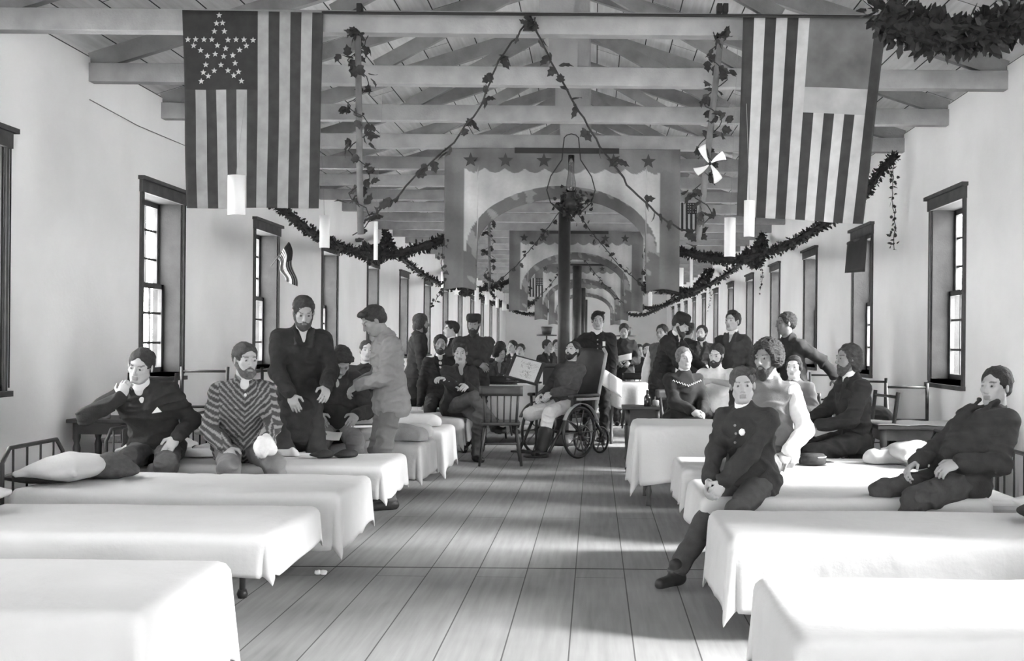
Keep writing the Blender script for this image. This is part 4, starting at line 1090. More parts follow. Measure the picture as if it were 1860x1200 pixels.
# tables
def table(name, X, Y, w_, d_, h_, lab, m=DWOOD, apron=0.09, turned=True):
    r = empty(name, (X, Y, 0), 0, lab, 'table')
    b = MB(); b.box((-w_/2, -d_/2, h_-0.03), (w_/2, d_/2, h_)); b.build('table_top', m, r, bevel=0.006)
    b = MB()
    for (a, c) in (((-w_/2+.04, -d_/2+.04), (w_/2-.04, -d_/2+.06)), ((-w_/2+.04, d_/2-.06), (w_/2-.04, d_/2-.04)), ((-w_/2+.04, -d_/2+.04), (-w_/2+.06, d_/2-.04)), ((w_/2-.06, -d_/2+.04), (w_/2-.04, d_/2-.04))):
        b.box((a[0], a[1], h_-0.03-apron), (c[0], c[1], h_-0.03))
    b.build('apron', m, r)
    for sx in (-1, 1):
        for sy in (-1, 1):
            x, y = sx*(w_/2-0.06), sy*(d_/2-0.06); b = MB(); H_ = h_-0.03
            b.lathe([(0.022, 0), (0.018, 0.08), (0.026, 0.12), (0.018, 0.16), (0.024, H_*0.5), (0.03, H_-0.2), (0.02, H_-0.16), (0.03, H_-0.12), (0.03, H_)], 10, c=(x, y, 0)); b.build('leg', m, r, smooth=True)
    return r
def cloth(X, Y, w_, d_, h_, drop, lab, seed, m=None, hem=0.08, fold=0.04, near=1.0, foot=1.0):
    o = spread('tablecloth', w_, d_, h_+0.006, drop, seed, m or LINEN, rump=0.003, hem=hem, fold=fold, head=drop*0.9, near=near, foot=foot)
    o.location = (X-w_/2, Y-d_/2, 0); return tag(o, lab, 'tablecloth')
table('side_table', 2.72, 8.95, 0.95, 0.5, 0.70, 'small dark table with turned legs at the right photo edge', MWOOD)
b = MB(); b.grid(lambda u, v: Vector(((u-0.5)*0.94, (v-0.5)*0.5, 0.004*math.sin(u*20))), 20, 10); o = b.build('table_mat', LINEN, smooth=True, solid=0.006); o.location = (2.72, 8.95, 0.708); tag(o, 'pale cloth lying flat on the small table at the right edge', 'cloth')
table('bedside_stand', -3.90, 8.9, 0.5, 0.5, 0.70, 'dark bedside stand at the left photo edge holding a bottle', DWOOD)
table('writing_table', -2.42, 11.55, 0.62, 0.5, 0.86, 'high dark table the young man at left rests his arms on', DWOOD, 0.3)
table('draped_table', 0.87, 9.35, 0.95, 0.72, 0.66, 'table hidden under the white cloth in front of the nurse in black', MWOOD)
cloth(0.87, 9.35, 0.98, 0.75, 0.66, 0.5, 'white cloth with pointed torn hem hanging in front of the nurse in black', 201, hem=0.14, fold=0.06)
table('work_table', 1.98, 9.72, 0.9, 0.5, 0.68, 'small table under a white cloth in front of the pale woman', MWOOD)
cloth(1.98, 9.72, 0.92, 0.52, 0.68, 0.2, 'short white cloth on the table in front of the pale woman', 202)
table('long_table', -1.10, 14.55, 1.0, 0.6, 0.74, 'table under a white cloth behind the near spindle chair', MWOOD)
cloth(-1.10, 14.55, 1.02, 0.62, 0.74, 0.55, 'white cloth on the table behind the near spindle chair', 203)
table('small_table', 0.42, 14.6, 0.5, 0.5, 0.80, 'small table under a pointed white cloth right of the man holding a book', MWOOD)
cloth(0.42, 14.6, 0.52, 0.52, 0.80, 0.42, 'white cloth hanging in a point on the small table right of the book holder', 204, hem=0.3, fold=0.09)
table('low_table', 0.50, 11.45, 0.42, 0.4, 0.68, 'low dark stand with a bottle beside the nurse in black', DWOOD, 0.16)
table('far_table', -1.0, 18.6, 0.9, 0.6, 0.8, 'far dark table at left of the tall pole', MWOOD)
cloth(-1.15, 18.6, 0.62, 0.62, 0.8, 0.5, 'white cloth on the far table left of the tall pole', 205)
table('far_table', 0.95, 18.2, 0.8, 0.6, 0.74, 'far small table in front of the couple reading at right', MWOOD)
cloth(0.95, 18.2, 0.82, 0.62, 0.74, 0.5, 'white cloth on the far table in front of the reading couple', 206)
b = MB(); b.box((-0.13, -0.15, 0), (0.13, 0.15, 0.96)); b.box((-0.16, -0.18, 0.96), (0.16, 0.18, 1.0)); o = b.build('cabinet', DWOOD, bevel=0.01); o.location = (-0.62, 16.2, 0); tag(o, 'narrow dark cabinet just left of the tall pole', 'cabinet')
# lamp stands with dark shades
for (px, Y, lab) in ((993, 21.5, 'dark bucket shaped lamp shade on a stand left of the tall pole'), (1137, 21.5, 'dark lamp shade with a disc on a thin stand behind the standing man at right')):
    X = at(px, 600, Y).x; r = empty('lamp_stand', (X, Y, 0), 0, lab, 'lamp')
    b = MB(); b.tube([(0, 0, 0), (0, 0, 1.45)], 0.014, 8); b.build('stem', DWOOD, r, smooth=True)
    b = MB(); b.lathe([(0.16, 0), (0.16, 0.03), (0.03, 0.06)], 14); b.build('base', DWOOD, r, smooth=True)
    b = MB(); b.lathe([(0.20, 1.43), (0.20, 1.45), (0.05, 1.46)], 18); b.build('disc', DWOOD, r, smooth=True)
    b = MB(); b.lathe([(0.085, 1.46), (0.115, 1.60), (0.10, 1.61)], 18); b.build('shade', DWOOD, r, smooth=True)
# bottles and cups
def bottle(X, Y, z, h_, lab, m=None):
    b = MB(); b.lathe([(0.001, 0), (0.034, 0), (0.036, 0.02), (0.036, h_*0.5), (0.03, h_*0.6), (0.013, h_*0.72), (0.013, h_*0.97), (0.001, h_)], 14); o = b.build('bottle', m or mat('dark_glass', 0.02, 0.15, 0.1), smooth=True); o.location = (X, Y, z); tag(o, lab, 'bottle')
bottle(0.55, 11.36, 0.68, 0.17, 'dark narrow-necked bottle on the low stand beside the nurse')
bottle(0.64, 11.42, 0.68, 0.10, 'small pale medicine bottle right of the dark bottle', mat('pale_glass', 0.3, 0.15))
bottle(-3.76, 8.82, 0.70, 0.14, 'small dark bottle on the bedside stand at the left edge')
bottle(-3.90, 8.80, 0.70, 0.11, 'pale little bottle on the bedside stand at the left edge', MATS['pale_glass'])
b = MB(); b.lathe([(0.03, 0), (0.036, 0.07), (0.032, 0.07), (0.026, 0.01)], 14); o = b.build('cup', LINEN, smooth=True); o.location = (-0.75, 14.42, 0.76); tag(o, 'small white cup on the table behind the spindle chair', 'cup')
# hats, clothes and books left on the beds
def hatlike(lab, X, Y, z, sx, sy, sz, name='felt_hat', rz=0, m=None, seed=0):
    Fd = Field(); Fd.ell((0, 0, sz*0.35), (sx, sy, sz*0.38), k=0.03); Fd.ell((0.02, 0, sz*0.6), (sx*0.7, sy*0.7, sz*0.6), k=0.03)
    V, Q = Fd.mesh(0.008, wrinkle(0.008, 1.4, seed)); V[:, 2] = np.maximum(V[:, 2], 0)
    o = np_mesh(name, V, Q, m or mat('felt', 0.025, 0.9, 0.2, 20, 0.3, 200)); o.location = (X, Y, z); o.rotation_euler = (0, 0, rz); tag(o, lab, 'hat' if 'hat' in name else 'clothing')
BT = BH+0.018
hatlike('large dark soft hat on the bed in front of the man covering his mouth', -3.02, 6.86, BT+0.0, 0.20, 0.14, 0.13, rz=-0.2, m=mat('brown_felt', 0.06, 0.9, 0.3, 25, 0.3, 200))
hatlike('dark folded coat on the pillow end of the third left bed', -3.28, 6.62, BT, 0.24, 0.16, 0.10, 'folded_coat', 0.3, MATS['felt'], 4)
hatlike('black crumpled cloth on the bed behind the bandaged hand', -2.0, 8.1, BT, 0.09, 0.06, 0.05, 'folded_cloth', 0, MATS['felt'], 5)
hatlike('second black crumpled cloth on the bed, right of the first', -1.83, 8.12, BT, 0.09, 0.06, 0.05, 'folded_cloth', 0.2, MATS['felt'], 6)
hatlike('dark sleeve of a coat left lying at the right photo edge on the near bed', 2.28, 5.5, BT, 0.16, 0.13, 0.13, 'folded_coat', 0, MATS['felt'], 7)
hatlike('dark coat heaped on the chair at the right wall', 2.55, 10.0, 0.5, 0.22, 0.2, 0.24, 'heaped_coat', 0, MATS['felt'], 8)
hatlike('pale bundle heaped on the two-rail chair at the left wall', -3.7, 10.45, 0.51, 0.2, 0.14, 0.12, 'cloth_bundle', 0, LINEN2, 9)
b = MB(); M = Matrix.Translation((0, 0, 0))
b.lathe([(0.001, 0.0), (0.10, 0.0), (0.10, 0.045), (0.085, 0.07), (0.001, 0.075)], 20, M=Matrix.Diagonal((1, 0.8, 1, 1)))
r = empty('forage_cap', (1.58, 7.95, BT+0.004), 0.2, 'flat dark cap with pale edge lying on the fourth right bed', 'hat'); b.build('crown', MATS['felt'], r, smooth=True)
b = MB(); b.tube([(0.10*math.cos(t/4), 0.08*math.sin(t/4), 0.05) for t in range(-6, 14)], 0.004, 6); b.build('piping', LINEN2, r, smooth=True)
b = MB(); b.grid(lambda u, v: Vector((0.09+0.06*v, (u-0.5)*0.13*(1-0.4*v), 0.01)), 8, 4); b.build('visor', MATS['felt'], r, solid=0.004)
def book(X, Y, z, rz, lab, w_=0.2, d_=0.14, h_=0.025, m=None):
    r = empty('book', (X, Y, z), rz, lab, 'book')
    b = MB(); b.box((-w_/2, -d_/2, 0), (w_/2, d_/2, 0.003)); b.box((-w_/2, -d_/2, h_-0.003), (w_/2, d_/2, h_)); b.box((-w_/2, -d_/2, 0), (-w_/2+0.004, d_/2, h_)); b.build('cover', m or DWOOD, r)
    b = MB(); b.box((-w_/2+0.004, -d_/2+0.004, 0.003), (w_/2-0.006, d_/2-0.004, h_-0.003)); b.build('pages', PAPER, r)
book(-1.98, 9.35, 0.60, 0.3, 'black book lying on the rumpled blanket left of the man in light grey')
b = MB(); b.grid(lambda u, v: Vector(((u-0.5)*0.30, (v-0.5)*0.2, 0.008*math.sin(u*5))), 10, 6); o = b.build('paper_sheet', PAPER, smooth=True, solid=0.002); o.location = (-2.22, 9.0, 0.56); o.rotation_euler = (0.25, 0, 0.1); tag(o, 'pale sheet of paper on the bed before the bowed man', 'paper')
# crumpled paper on the floor
for k, (px, py) in enumerate(((578, 1047), (588, 1050))):
    p = at(px, py, 6.32); Fd = Field(); Fd.ell((0, 0, 0.012), (0.022, 0.016, 0.014)); V, Q = Fd.mesh(0.004, wrinkle(0.006, 5, k)); V[:, 2] = np.maximum(V[:, 2], 0.0)
    o = np_mesh('paper_scrap', V, Q, PAPER); o.location = (p.x, p.y, 0.001); tag(o, ('left', 'right')[k]+' one of two white paper scraps on the floor by the second left bed', 'paper')
# rumpled bedding
def heap(lab, X, Y, z, pr, seed, m, name='rumpled_blanket'):
    Fd = Field()
    for (a, b_, ra, rb) in pr: Fd.cap(a, b_, ra, rb, k=0.08)
    V, Q = Fd.mesh(0.012, wrinkle(0.035, 0.55, seed)); V[:, 2] = np.maximum(V[:, 2], 0.0)
    o = np_mesh(name, V, Q, m); o.location = (X, Y, z); tag(o, lab, 'blanket')
heap('rumpled grey blanket heaped over bent knees on the fifth left bed', -2.05, 9.55, BH+0.02, [((-0.05, 0, 0.05), (0.55, -0.05, 0.04), 0.12, 0.08), ((0.0, -0.1, 0.05), (0.2, 0.15, 0.12), 0.12, 0.1)], 3, mat('grey_blanket', 0.30, 0.95, 0.15, 9, 0.3, 80))
heap('pale crumpled sheet on the fifth left bed beside the grey man', -1.7, 9.75, BH+0.02, [((-0.1, -0.1, 0.02), (0.2, 0.1, 0.05), 0.09, 0.07)], 5, LINEN, 'rumpled_sheet')
heap('pale crumpled sheet on the sixth left bed', -1.9, 11.1, BH+0.02, [((-0.3, 0, 0.02), (0.3, 0.0, 0.04), 0.09, 0.07)], 7, LINEN2, 'rumpled_sheet')
heap('white folded sheets and pillow edge under the small table at right', 2.2, 8.05, BH+0.02, [((-0.15, 0, 0.02), (0.25, 0.05, 0.04), 0.07, 0.1)], 9, LINEN, 'rumpled_sheet')
heap('pale sheet under the man covering his mouth', -2.95, 8.2, BH+0.02, [((-0.2, -0.1, 0.0), (0.7, 0.0, 0.0), 0.06, 0.05)], 11, LINEN2, 'rumpled_sheet')
# ---------- wheelchair
wc = empty('wheelchair', (-0.35, 12.87, 0), D(-38), 'wooden wheelchair with large spoked front wheels and a high curved back', 'wheelchair')
def wheel(c, R_, r, parent, name='wheel', nsp=10, tire=0.018):
    w0 = MB(); n_ = 36
    w0.tube([(c[0], c[1]+R_*math.cos(2*PI*i/n_), c[2]+R_*math.sin(2*PI*i/n_)) for i in range(n_+1)], tire, 8, caps=False)
    o = w0.build(name, DWOOD, parent, smooth=True)
    w1 = MB()
    for i in range(nsp):
        a = 2*PI*i/nsp; w1.tube([(c[0], c[1], c[2]), (c[0], c[1]+R_*math.cos(a), c[2]+R_*math.sin(a))], 0.008, 6)
    w1.build('spokes', MWOOD, o, smooth=True)
    w2 = MB(); w2.lathe([(0.03, -0.04), (0.035, 0), (0.03, 0.04)], 12, M=Matrix.Translation(c) @ Matrix.Rotation(PI/2, 4, 'Y')); w2.build('hub', DWOOD, o, smooth=True)
for sx in (-1, 1): wheel((sx*0.31, -0.10, 0.30), 0.282, 0, wc)
wheel((0.14, 0.52, 0.165), 0.15, 0, wc, 'rear_wheel', 6, 0.014)
wheel((-0.14, 0.52, 0.165), 0.15, 0, wc, 'rear_wheel', 6, 0.014)
b = MB(); b.tube([(-0.33, -0.10, 0.30), (0.33, -0.10, 0.30)], 0.014, 8); b.build('axle', DWOOD, wc, smooth=True)
b = MB(); b.box((-0.26, -0.27, 0.46), (0.26, 0.24, 0.5)); b.build('seat', DWOOD, wc, bevel=0.01)
b = MB(); b.grid(lambda u, v: Vector(((u-0.5)*0.5, 0.22+0.24*v+0.06*math.sin(v*PI), 0.5+v*0.72+0.04*math.sin(u*PI)*v)), 12, 14); b.build('back_panel', DWOOD, wc, smooth=True, solid=0.03)
for sx in (-1, 1):
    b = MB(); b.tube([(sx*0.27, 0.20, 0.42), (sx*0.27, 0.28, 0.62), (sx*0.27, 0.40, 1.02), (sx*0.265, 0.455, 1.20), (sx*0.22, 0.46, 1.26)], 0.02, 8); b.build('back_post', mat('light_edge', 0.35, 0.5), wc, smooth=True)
    b = MB(); b.box((sx*0.31-0.04, -0.26, 0.70), (sx*0.31+0.04, 0.24, 0.735)); b.build('armrest', DWOOD, wc, bevel=0.012)
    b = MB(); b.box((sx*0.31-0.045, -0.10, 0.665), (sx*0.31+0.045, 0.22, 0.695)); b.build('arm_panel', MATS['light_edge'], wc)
    for y in (-0.23, 0.18):
        b = MB(); b.tube([(sx*0.29, y, 0.44), (sx*0.31, y, 0.70)], 0.016, 8); b.build('arm_support', DWOOD, wc, smooth=True)
    b = MB(); b.tube([(sx*0.24, 0.22, 0.46), (sx*0.15, 0.52, 0.26)], 0.02, 8); b.tube([(sx*0.15, 0.52, 0.30), (sx*0.14, 0.52, 0.165)], 0.014, 8); b.build('rear_frame', DWOOD, wc, smooth=True)
    b = MB(); b.tube([(sx*0.24, -0.25, 0.46), (sx*0.22, -0.52, 0.10)], 0.018, 8); b.build('leg_rest_bar', DWOOD, wc, smooth=True)
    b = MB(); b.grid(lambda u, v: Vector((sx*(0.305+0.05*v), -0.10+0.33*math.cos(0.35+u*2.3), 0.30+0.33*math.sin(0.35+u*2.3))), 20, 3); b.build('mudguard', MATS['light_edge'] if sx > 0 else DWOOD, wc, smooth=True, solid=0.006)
b = MB(); b.box((-0.22, -0.68, 0.08), (0.22, -0.48, 0.10)); b.build('footrest', DWOOD, wc, bevel=0.006)
# reading stand with newspaper
rs = empty('reading_stand', (-0.92, 12.75, 0), D(-10), 'dark tilted reading stand holding an open newspaper before the wheelchair', 'stand')
b = MB(); b.tube([(0.25, 0.05, 0.03), (0.25, 0.05, 0.86)], 0.016, 8); b.build('post', DWOOD, rs, smooth=True)
b = MB(); b.lathe([(0.15, 0), (0.15, 0.025), (0.03, 0.05)], 14, c=(0.25, 0.05, 0)); b.build('base', DWOOD, rs, smooth=True)
Mb = Matrix.Translation((0.12, 0.0, 1.0)) @ Matrix.Rotation(D(14), 4, 'Y') @ Matrix.Rotation(D(-32), 4, 'X')
b = MB(); b.box((-0.20, -0.0, -0.15), (0.20, 0.02, 0.17), M=Mb); b.box((-0.20, -0.05, -0.16), (0.20, 0.0, -0.14), M=Mb); b.build('board', DWOOD, rs, bevel=0.01)
b = MB(); b.box((-0.12, 0.0, 0.85), (0.30, 0.10, 0.87)); b.build('shelf', DWOOD, rs, bevel=0.004)
def news_mat():
    m = bpy.data.materials.new('newsprint'); m.use_nodes = True; nt = m.node_tree; N = nt.nodes; L = nt.links
    w_ = N.new('ShaderNodeTexWave'); w_.inputs['Scale'].default_value = 55; w_.bands_direction = 'Z'; w_.inputs['Distortion'].default_value = 4; w_.inputs['Detail Scale'].default_value = 20
    t = N.new('ShaderNodeTexCoord'); L.new(t.outputs['Object'], w_.inputs['Vector']); r = N.new('ShaderNodeValToRGB')
    r.color_ramp.elements[0].color = (.35, .35, .35, 1); r.color_ramp.elements[1].color = (.7, .7, .7, 1); r.color_ramp.elements[1].position = 0.5
    L.new(w_.outputs['Fac'], r.inputs[0]); L.new(r.outputs[0], N['Principled BSDF'].inputs['Base Color']); return m
NEWS = news_mat()
r = empty('newspaper', rs.location, D(-10), 'open newspaper with dark engravings on the tilted reading stand', 'newspaper')
b = MB(); b.box((-0.155, -0.008, -0.135), (0.155, -0.003, 0.145), M=Mb); b.build('page', NEWS, r)
R = np.random.RandomState(4)
for (cx, cz, sx, sz) in ((0.02, 0.07, 0.10, 0.045), (0.03, -0.045, 0.06, 0.06)):
    b = MB()
    for q in range(26): 
        x = cx+R.uniform(-sx, sx); z = cz+R.uniform(-sz, sz)*0.8; a = R.uniform(0, PI); l = 0.03
        b.bar(Mb @ Vector((x-l*math.cos(a), -0.0095, z-l*math.sin(a)*0.6)), Mb @ Vector((x+l*math.cos(a), -0.0095, z+l*math.sin(a)*0.6)), 0.003, 0.001)
    b.build('engraving', mat('print_ink', 0.10), r)
# ------------------------------------------------------------------ people
BAND = mat('bandage', 0.62, 0.9, 0.08, 20, 0.4, 90)
R1_, R2_, R3_ = 0.005, 0.0075, 0.011
def V3(p): return np.array(p, float)
# boy on the right bed
J = person('boy in a dark buttoned jacket sitting on the foot of a right bed, hands clasped', 0.92, 6.42, yaw=-42, H=1.50, sit=0.48, lean=12, head=(34, 4, -3),
   hands=((0.045, 0.36, 0.57), (-0.035, 0.38, 0.55)), feet=((0.16, 0.40), (-0.10, 0.60)), curl=(0.55, 0.6), res=R1_, jacket=0.03, trousers=0.055, shirt=0.65, vee=False, collar=True, cuffs=True, hair=0.07, hairstyle='swept', buttons=3, skin=0.36, build=1.12, seed=1,
   hdir=(((-0.1, 0.6, -0.8), (-0.75, -0.3, -0.3)), ((0.1, 0.6, -0.8), (0.75, -0.3, -0.3))))
p = J['C']+J['Rc']@V3([0.075, -0.158, 0.06]); b = MB(); b.lathe([(0.001, -0.004), (0.022, -0.003), (0.018, 0.006), (0.001, 0.008)], 7, M=Matrix.Translation(p) @ Matrix.Rotation(PI/2, 4, 'X')); b.build('badge', PAPER, J['root'], smooth=True)
# left near
J = person('seated man in a dark suit holding one hand to his mouth at far left', -3.12, 7.86, yaw=10, H=1.72, sit=0.49, lean=27, roll=-9, head=(-12, 16, 12),
   hands=((0.19, 0.30, 0.66), (-0.16, 0.34, 0.94)), epole=(None, (-1, 0.2, -0.6)), feet=((0.16, 0.45), (-0.12, 0.42)), curl=(0.35, 0.9), res=R1_, jacket=0.028, trousers=0.09, shirt=0.72, collar=True, hair=0.035, hairstyle='neat', skin=0.42, seed=2, build=1.1,
   hdir=(((-0.35, 0.6, -0.6), (-0.4, 0.2, -0.8)), ((0.25, 0.1, 0.9), (0.2, -0.9, 0.1))))
p = J['C']+J['Rc']@V3([0.10, -0.145, 0.03]); b = MB(); b.add([tuple(p+V3(q)) for q in ((-0.035, -0.005, -0.01), (0.03, -0.005, 0.0), (-0.0, -0.008, 0.035), (-0.035, 0.005, -0.01), (0.03, 0.005, 0.0), (0, 0.002, 0.035))], [(0, 1, 2), (5, 4, 3), (0, 3, 4, 1), (1, 4, 5, 2), (2, 5, 3, 0)]); b.build('pocket_handkerchief', PAPER, J['root'])
J = person('seated man in a striped woollen jacket resting a bandaged hand on his knee', -2.52, 7.86, yaw=26, H=1.72, sit=0.49, lean=16, head=(14, 6, 0),
   hands=((0.10, 0.44, 0.64), (-0.14, 0.34, 0.60)), feet=((0.2, 0.42), (-0.12, 0.42)), curl=(0.9, 0.4), res=R1_, jacket=0.05, trousers=0.16, shirt=0.6, hair=0.05, hairstyle='short', beard=(0.02, 0.10), skin=0.36, stripes=True, seed=3, build=1.05, buttons=0)
w_ = J['WR'][1]; d_ = nrm(w_-J['EL'][1]); blob('bandage', [(w_-d_*0.06, w_+d_*0.05, 0.045, 0.066), (w_+d_*0.04, w_+d_*0.13, 0.068, 0.045), (w_+d_*0.05, w_+d_*0.08+V3([0.05, 0, -0.01]), 0.05, 0.04)], BAND, J['root'], 0.006, 0.01, seed=3)
# standing group
J = person('standing bearded man in a dark coat bending his head at left', -2.33, 8.70, yaw=28, H=1.73, lean=10, head=(-6, 26, 0),
   hands=((0.12, 0.36, 0.98), (-0.14, 0.33, 0.92)), feet=((0.12, 0.05), (-0.12, -0.03)), res=R2_, jacket=0.022, trousers=0.03, shirt=0.5, hair=0.035, hairstyle='short', beard=(0.025, 0.06), skin=0.30, long_coat=True, seed=4, build=1.12)
J = person('man bowed low so that only his dark hair shows, beside the standing bearded man', -2.20, 9.46, yaw=14, H=1.74, sit=0.50, lean=14, head=(10, 52, 0),
   hands=((0.14, 0.36, 0.72), (-0.16, 0.34, 0.72)), res=R2_, jacket=0.026, trousers=0.18, shirt=0.4, hair=0.03, hairstyle='swept', skin=0.3, seed=5)
J = person('standing man in a light grey suit with bowed head, seen from the side', -1.63, 8.82, yaw=-62, H=1.67, lean=8, head=(-4, 34, 0),
   hands=((-0.02, 0.26, 0.98), (-0.12, 0.24, 0.98)), feet=((0.09, 0.03), (-0.09, 0.0)), epole=((1, -0.6, -0.7), None), res=R2_, jacket=0.19, trousers=0.11, shirt=0.25, hair=0.03, hairstyle='swept', skin=0.22, seed=6, build=1.08, vee=False)
J = person('young pale-faced man in a dark jacket resting his hands on the high dark table', -2.50, 12.05, yaw=12, H=1.70, sit=0.50, lean=6, head=(6, -2, 4),
   hands=((0.08, 0.32, 0.93), (-0.20, 0.34, 0.93)), curl=(0.3, 0.3), res=R2_, jacket=0.03, trousers=0.03, shirt=0.5, vee=False, hair=0.05, hairstyle='neat', skin=0.55, seed=7, buttons=3)
J = person('standing man turned sideways to the right near the far left windows', -2.37, 14.66, yaw=110, H=1.72, lean=4, head=(0, 8, 0), res=R3_, jacket=0.03, trousers=0.03, shirt=0.3, hair=0.05, hairstyle='long', beard=(0.03, 0.05), skin=0.25, seed=8, long_coat=True)
J = person('man with a white collar looking left beside the broad bearded man', -1.88, 14.6, yaw=-55, H=1.62, lean=2, head=(-15, 0, 0), res=R3_, jacket=0.03, trousers=0.03, shirt=0.7, collar=True, hair=0.03, hairstyle='swept', skin=0.45, seed=9)
J = person('broad bearded man in a cap standing with folded arms at left', -1.46, 13.30, yaw=6, H=1.68, lean=2, head=(-8, 4, 0), hands=((-0.08, 0.22, 1.10), (0.08, 0.25, 1.06)), res=R2_, jacket=0.035, trousers=0.03, shirt=0.1, vee=False, hair=0.03, hairstyle='short', beard=(0.045, 0.03), hat='kepi', skin=0.22, seed=10, build=1.25)
J = person('seated dark-suited man with a bright white collar behind the man with a bandaged arm', -1.93, 13.78, yaw=10, H=1.74, sit=0.55, lean=0, head=(0, 0, 0), res=R2_, jacket=0.025, trousers=0.03, shirt=0.7, collar=True, hair=0.03, hairstyle='short', beard=(0.02, 0.05), skin=0.32, seed=11)
J = person('seated man with raised bandaged forearm and crossed legs at the end of the left bed', -1.56, 12.55, yaw=22, H=1.70, sit=0.50, lean=16, head=(-14, 6, -3),
   hands=((0.0, 0.40, 0.84), (-0.24, 0.30, 0.92)), feet=((0.12, 0.40), (0.30, 0.52, 0.40)), kpole=(None, (0, 0.6, 1)), epole=(None, (0.8, 0.2, -0.8)), res=R2_, jacket=0.028, trousers=0.07, shirt=0.3, hair=0.04, hairstyle='swept', skin=0.36, seed=12)
w_ = J['WR'][-1]; e_ = J['EL'][-1]; blob('bandage', [(w_+(e_-w_)*0.1, w_+(e_-w_)*0.8, 0.047, 0.06)], BAND, J['root'], 0.007, 0.008, seed=4)
J = person('bushy-haired seated figure with arms folded at the white table', -1.46, 16.3, yaw=25, H=1.66, sit=0.46, lean=14, head=(20, 10, 0), hands=((0.0, 0.4, 0.8), (-0.05, 0.4, 0.82)), res=R3_, jacket=0.06, trousers=0.03, shirt=0.2, hair=0.025, hairstyle='bushy', skin=0.3, seed=13)
J = person('dark-haired seated man behind the bushy-haired figure', -1.50, 17.4, yaw=20, H=1.72, sit=0.48, lean=2, head=(10, 10, 0), res=R3_, jacket=0.03, trousers=0.03, shirt=0.6, hair=0.03, skin=0.35, seed=14)
J = person('small distant seated man with a white shirt front, left of a far pair', -1.52, 20.4, yaw=-10, H=1.74, sit=0.48, head=(-20, 0, 0), res=R3_, jacket=0.03, trousers=0.03, shirt=0.75, hair=0.03, skin=0.45, seed=15)
J = person('small distant seated figure in grey, right one of a far pair', -1.31, 19.5, yaw=-5, H=1.66, sit=0.46, head=(-5, 0, 0), res=R3_, jacket=0.14, trousers=0.05, shirt=0.4, hair=0.03, skin=0.35, seed=16)
J = person('tiny seated figure under the bucket shaped lamp shade', -0.90, 20.4, yaw=40, H=1.7, sit=0.52, lean=5, head=(10, 0, 0), res=R3_, jacket=0.03, trousers=0.03, shirt=0.3, hair=0.03, skin=0.3, seed=17)
J = person('tiny figure half hidden by the tall pole', -0.78, 22.5, yaw=10, H=1.7, sit=0.52, head=(0, 0, 0), res=R3_, jacket=0.03, trousers=0.03, shirt=0.3, hair=0.03, skin=0.3, seed=18)
# centre
J = person('man with an amputated leg lying back in the wheelchair, bandaged knee forward', -0.35, 12.87, yaw=-38, H=1.70, sit=0.53, lean=-17, roll=0, head=(6, -16, -4),
   hands=((0.02, 0.24, 0.74), (-0.14, 0.26, 0.72)), feet=((0.11, 0.52, 0.13), (-0.16, 0.5, 0.1)), epole=((1, -0.4, -0.8), None), stump={-1: 'leg'}, res=R2_, jacket=0.065, trousers=0.55, shirt=0.5, vee=False, hair=0.03, hairstyle='neat', beard=(0.02, 0.03), skin=0.45, seed=19, shoe=0.02)
k_ = J['KN'][-1]; h_j = J['HJ'][-1]; d_ = nrm(k_-h_j); blob('bandage', [(k_-d_*0.16, k_+d_*0.02, 0.088, 0.082)], BAND, J['root'], 0.007, 0.006, seed=5)
a_ = J['AN'][1]; kn = J['KN'][1]; blob('boot_leg', [(a_+(kn-a_)*0.45, a_, 0.086, 0.07)], mat('boot_leather', 0.02, 0.5, 0.2), J['root'], 0.008, 0.004, seed=6)
J = person('standing man in a dark buttoned suit behind the wheelchair holding an open book low', 0.04, 14.35, yaw=-4, H=1.76, lean=3, head=(8, 4, 0), hands=((0.20, 0.22, 0.86), (-0.22, 0.10, 1.08)), feet=((0.10, 0.0), (-0.12, 0.12)), epole=(None, (-1, -0.3, -0.3)), res=R2_, jacket=0.022, trousers=0.025, shirt=0.75, collar=True, hair=0.025, hairstyle='swept', skin=0.38, seed=20, build=1.1, buttons=4)
p = J['C']+J['Rc']@V3([0.09, -0.14, 0.05]); b = MB(); b.box(p-V3([0.015, 0.008, 0.03]), p+V3([0.02, 0.006, 0.03])); b.build('pocket_handkerchief', PAPER, J['root'])
r = empty('open_book', (0.19, 14.02, 0.84), 0, 'open white-paged book held low by the man behind the wheelchair', 'book')
for sx in (-1, 1):
    b = MB(); b.grid(lambda u, v: Vector((sx*u*0.16, -0.03*math.sin(u*PI), (v-0.5)*0.22-0.10*u*sx*1.0)), 8, 6); b.build('page', PAPER, r, smooth=True, solid=0.012)
J = person('standing man in a dark coat looking down at white papers in his hands', 0.47, 17.6, yaw=0, H=1.66, lean=4, head=(-5, 18, 0), hands=((0.08, 0.28, 1.02), (-0.10, 0.28, 1.02)), res=R3_, jacket=0.025, trousers=0.06, shirt=0.1, vee=False, hair=0.03, skin=0.25, seed=21, long_coat=True)
b = MB(); b.grid(lambda u, v: Vector(((u-0.5)*0.22, -0.02*math.sin(u*3), (v-0.5)*0.10+0.05*u)), 8, 4); o = b.build('paper_sheet', PAPER, smooth=True, solid=0.004); o.location = (0.47, 17.2, 1.06); tag(o, 'white paper held by the distant man in a dark coat', 'paper')
J = person('small distant seated woman with a white apron front at right', 0.82, 20.3, yaw=10, H=1.6, sit=0.5, head=(10, 8, 0), res=R3_, jacket=0.05, skirt=0.06, shirt=0.6, hair=0.03, hairstyle='bun', skin=0.45, seed=22)
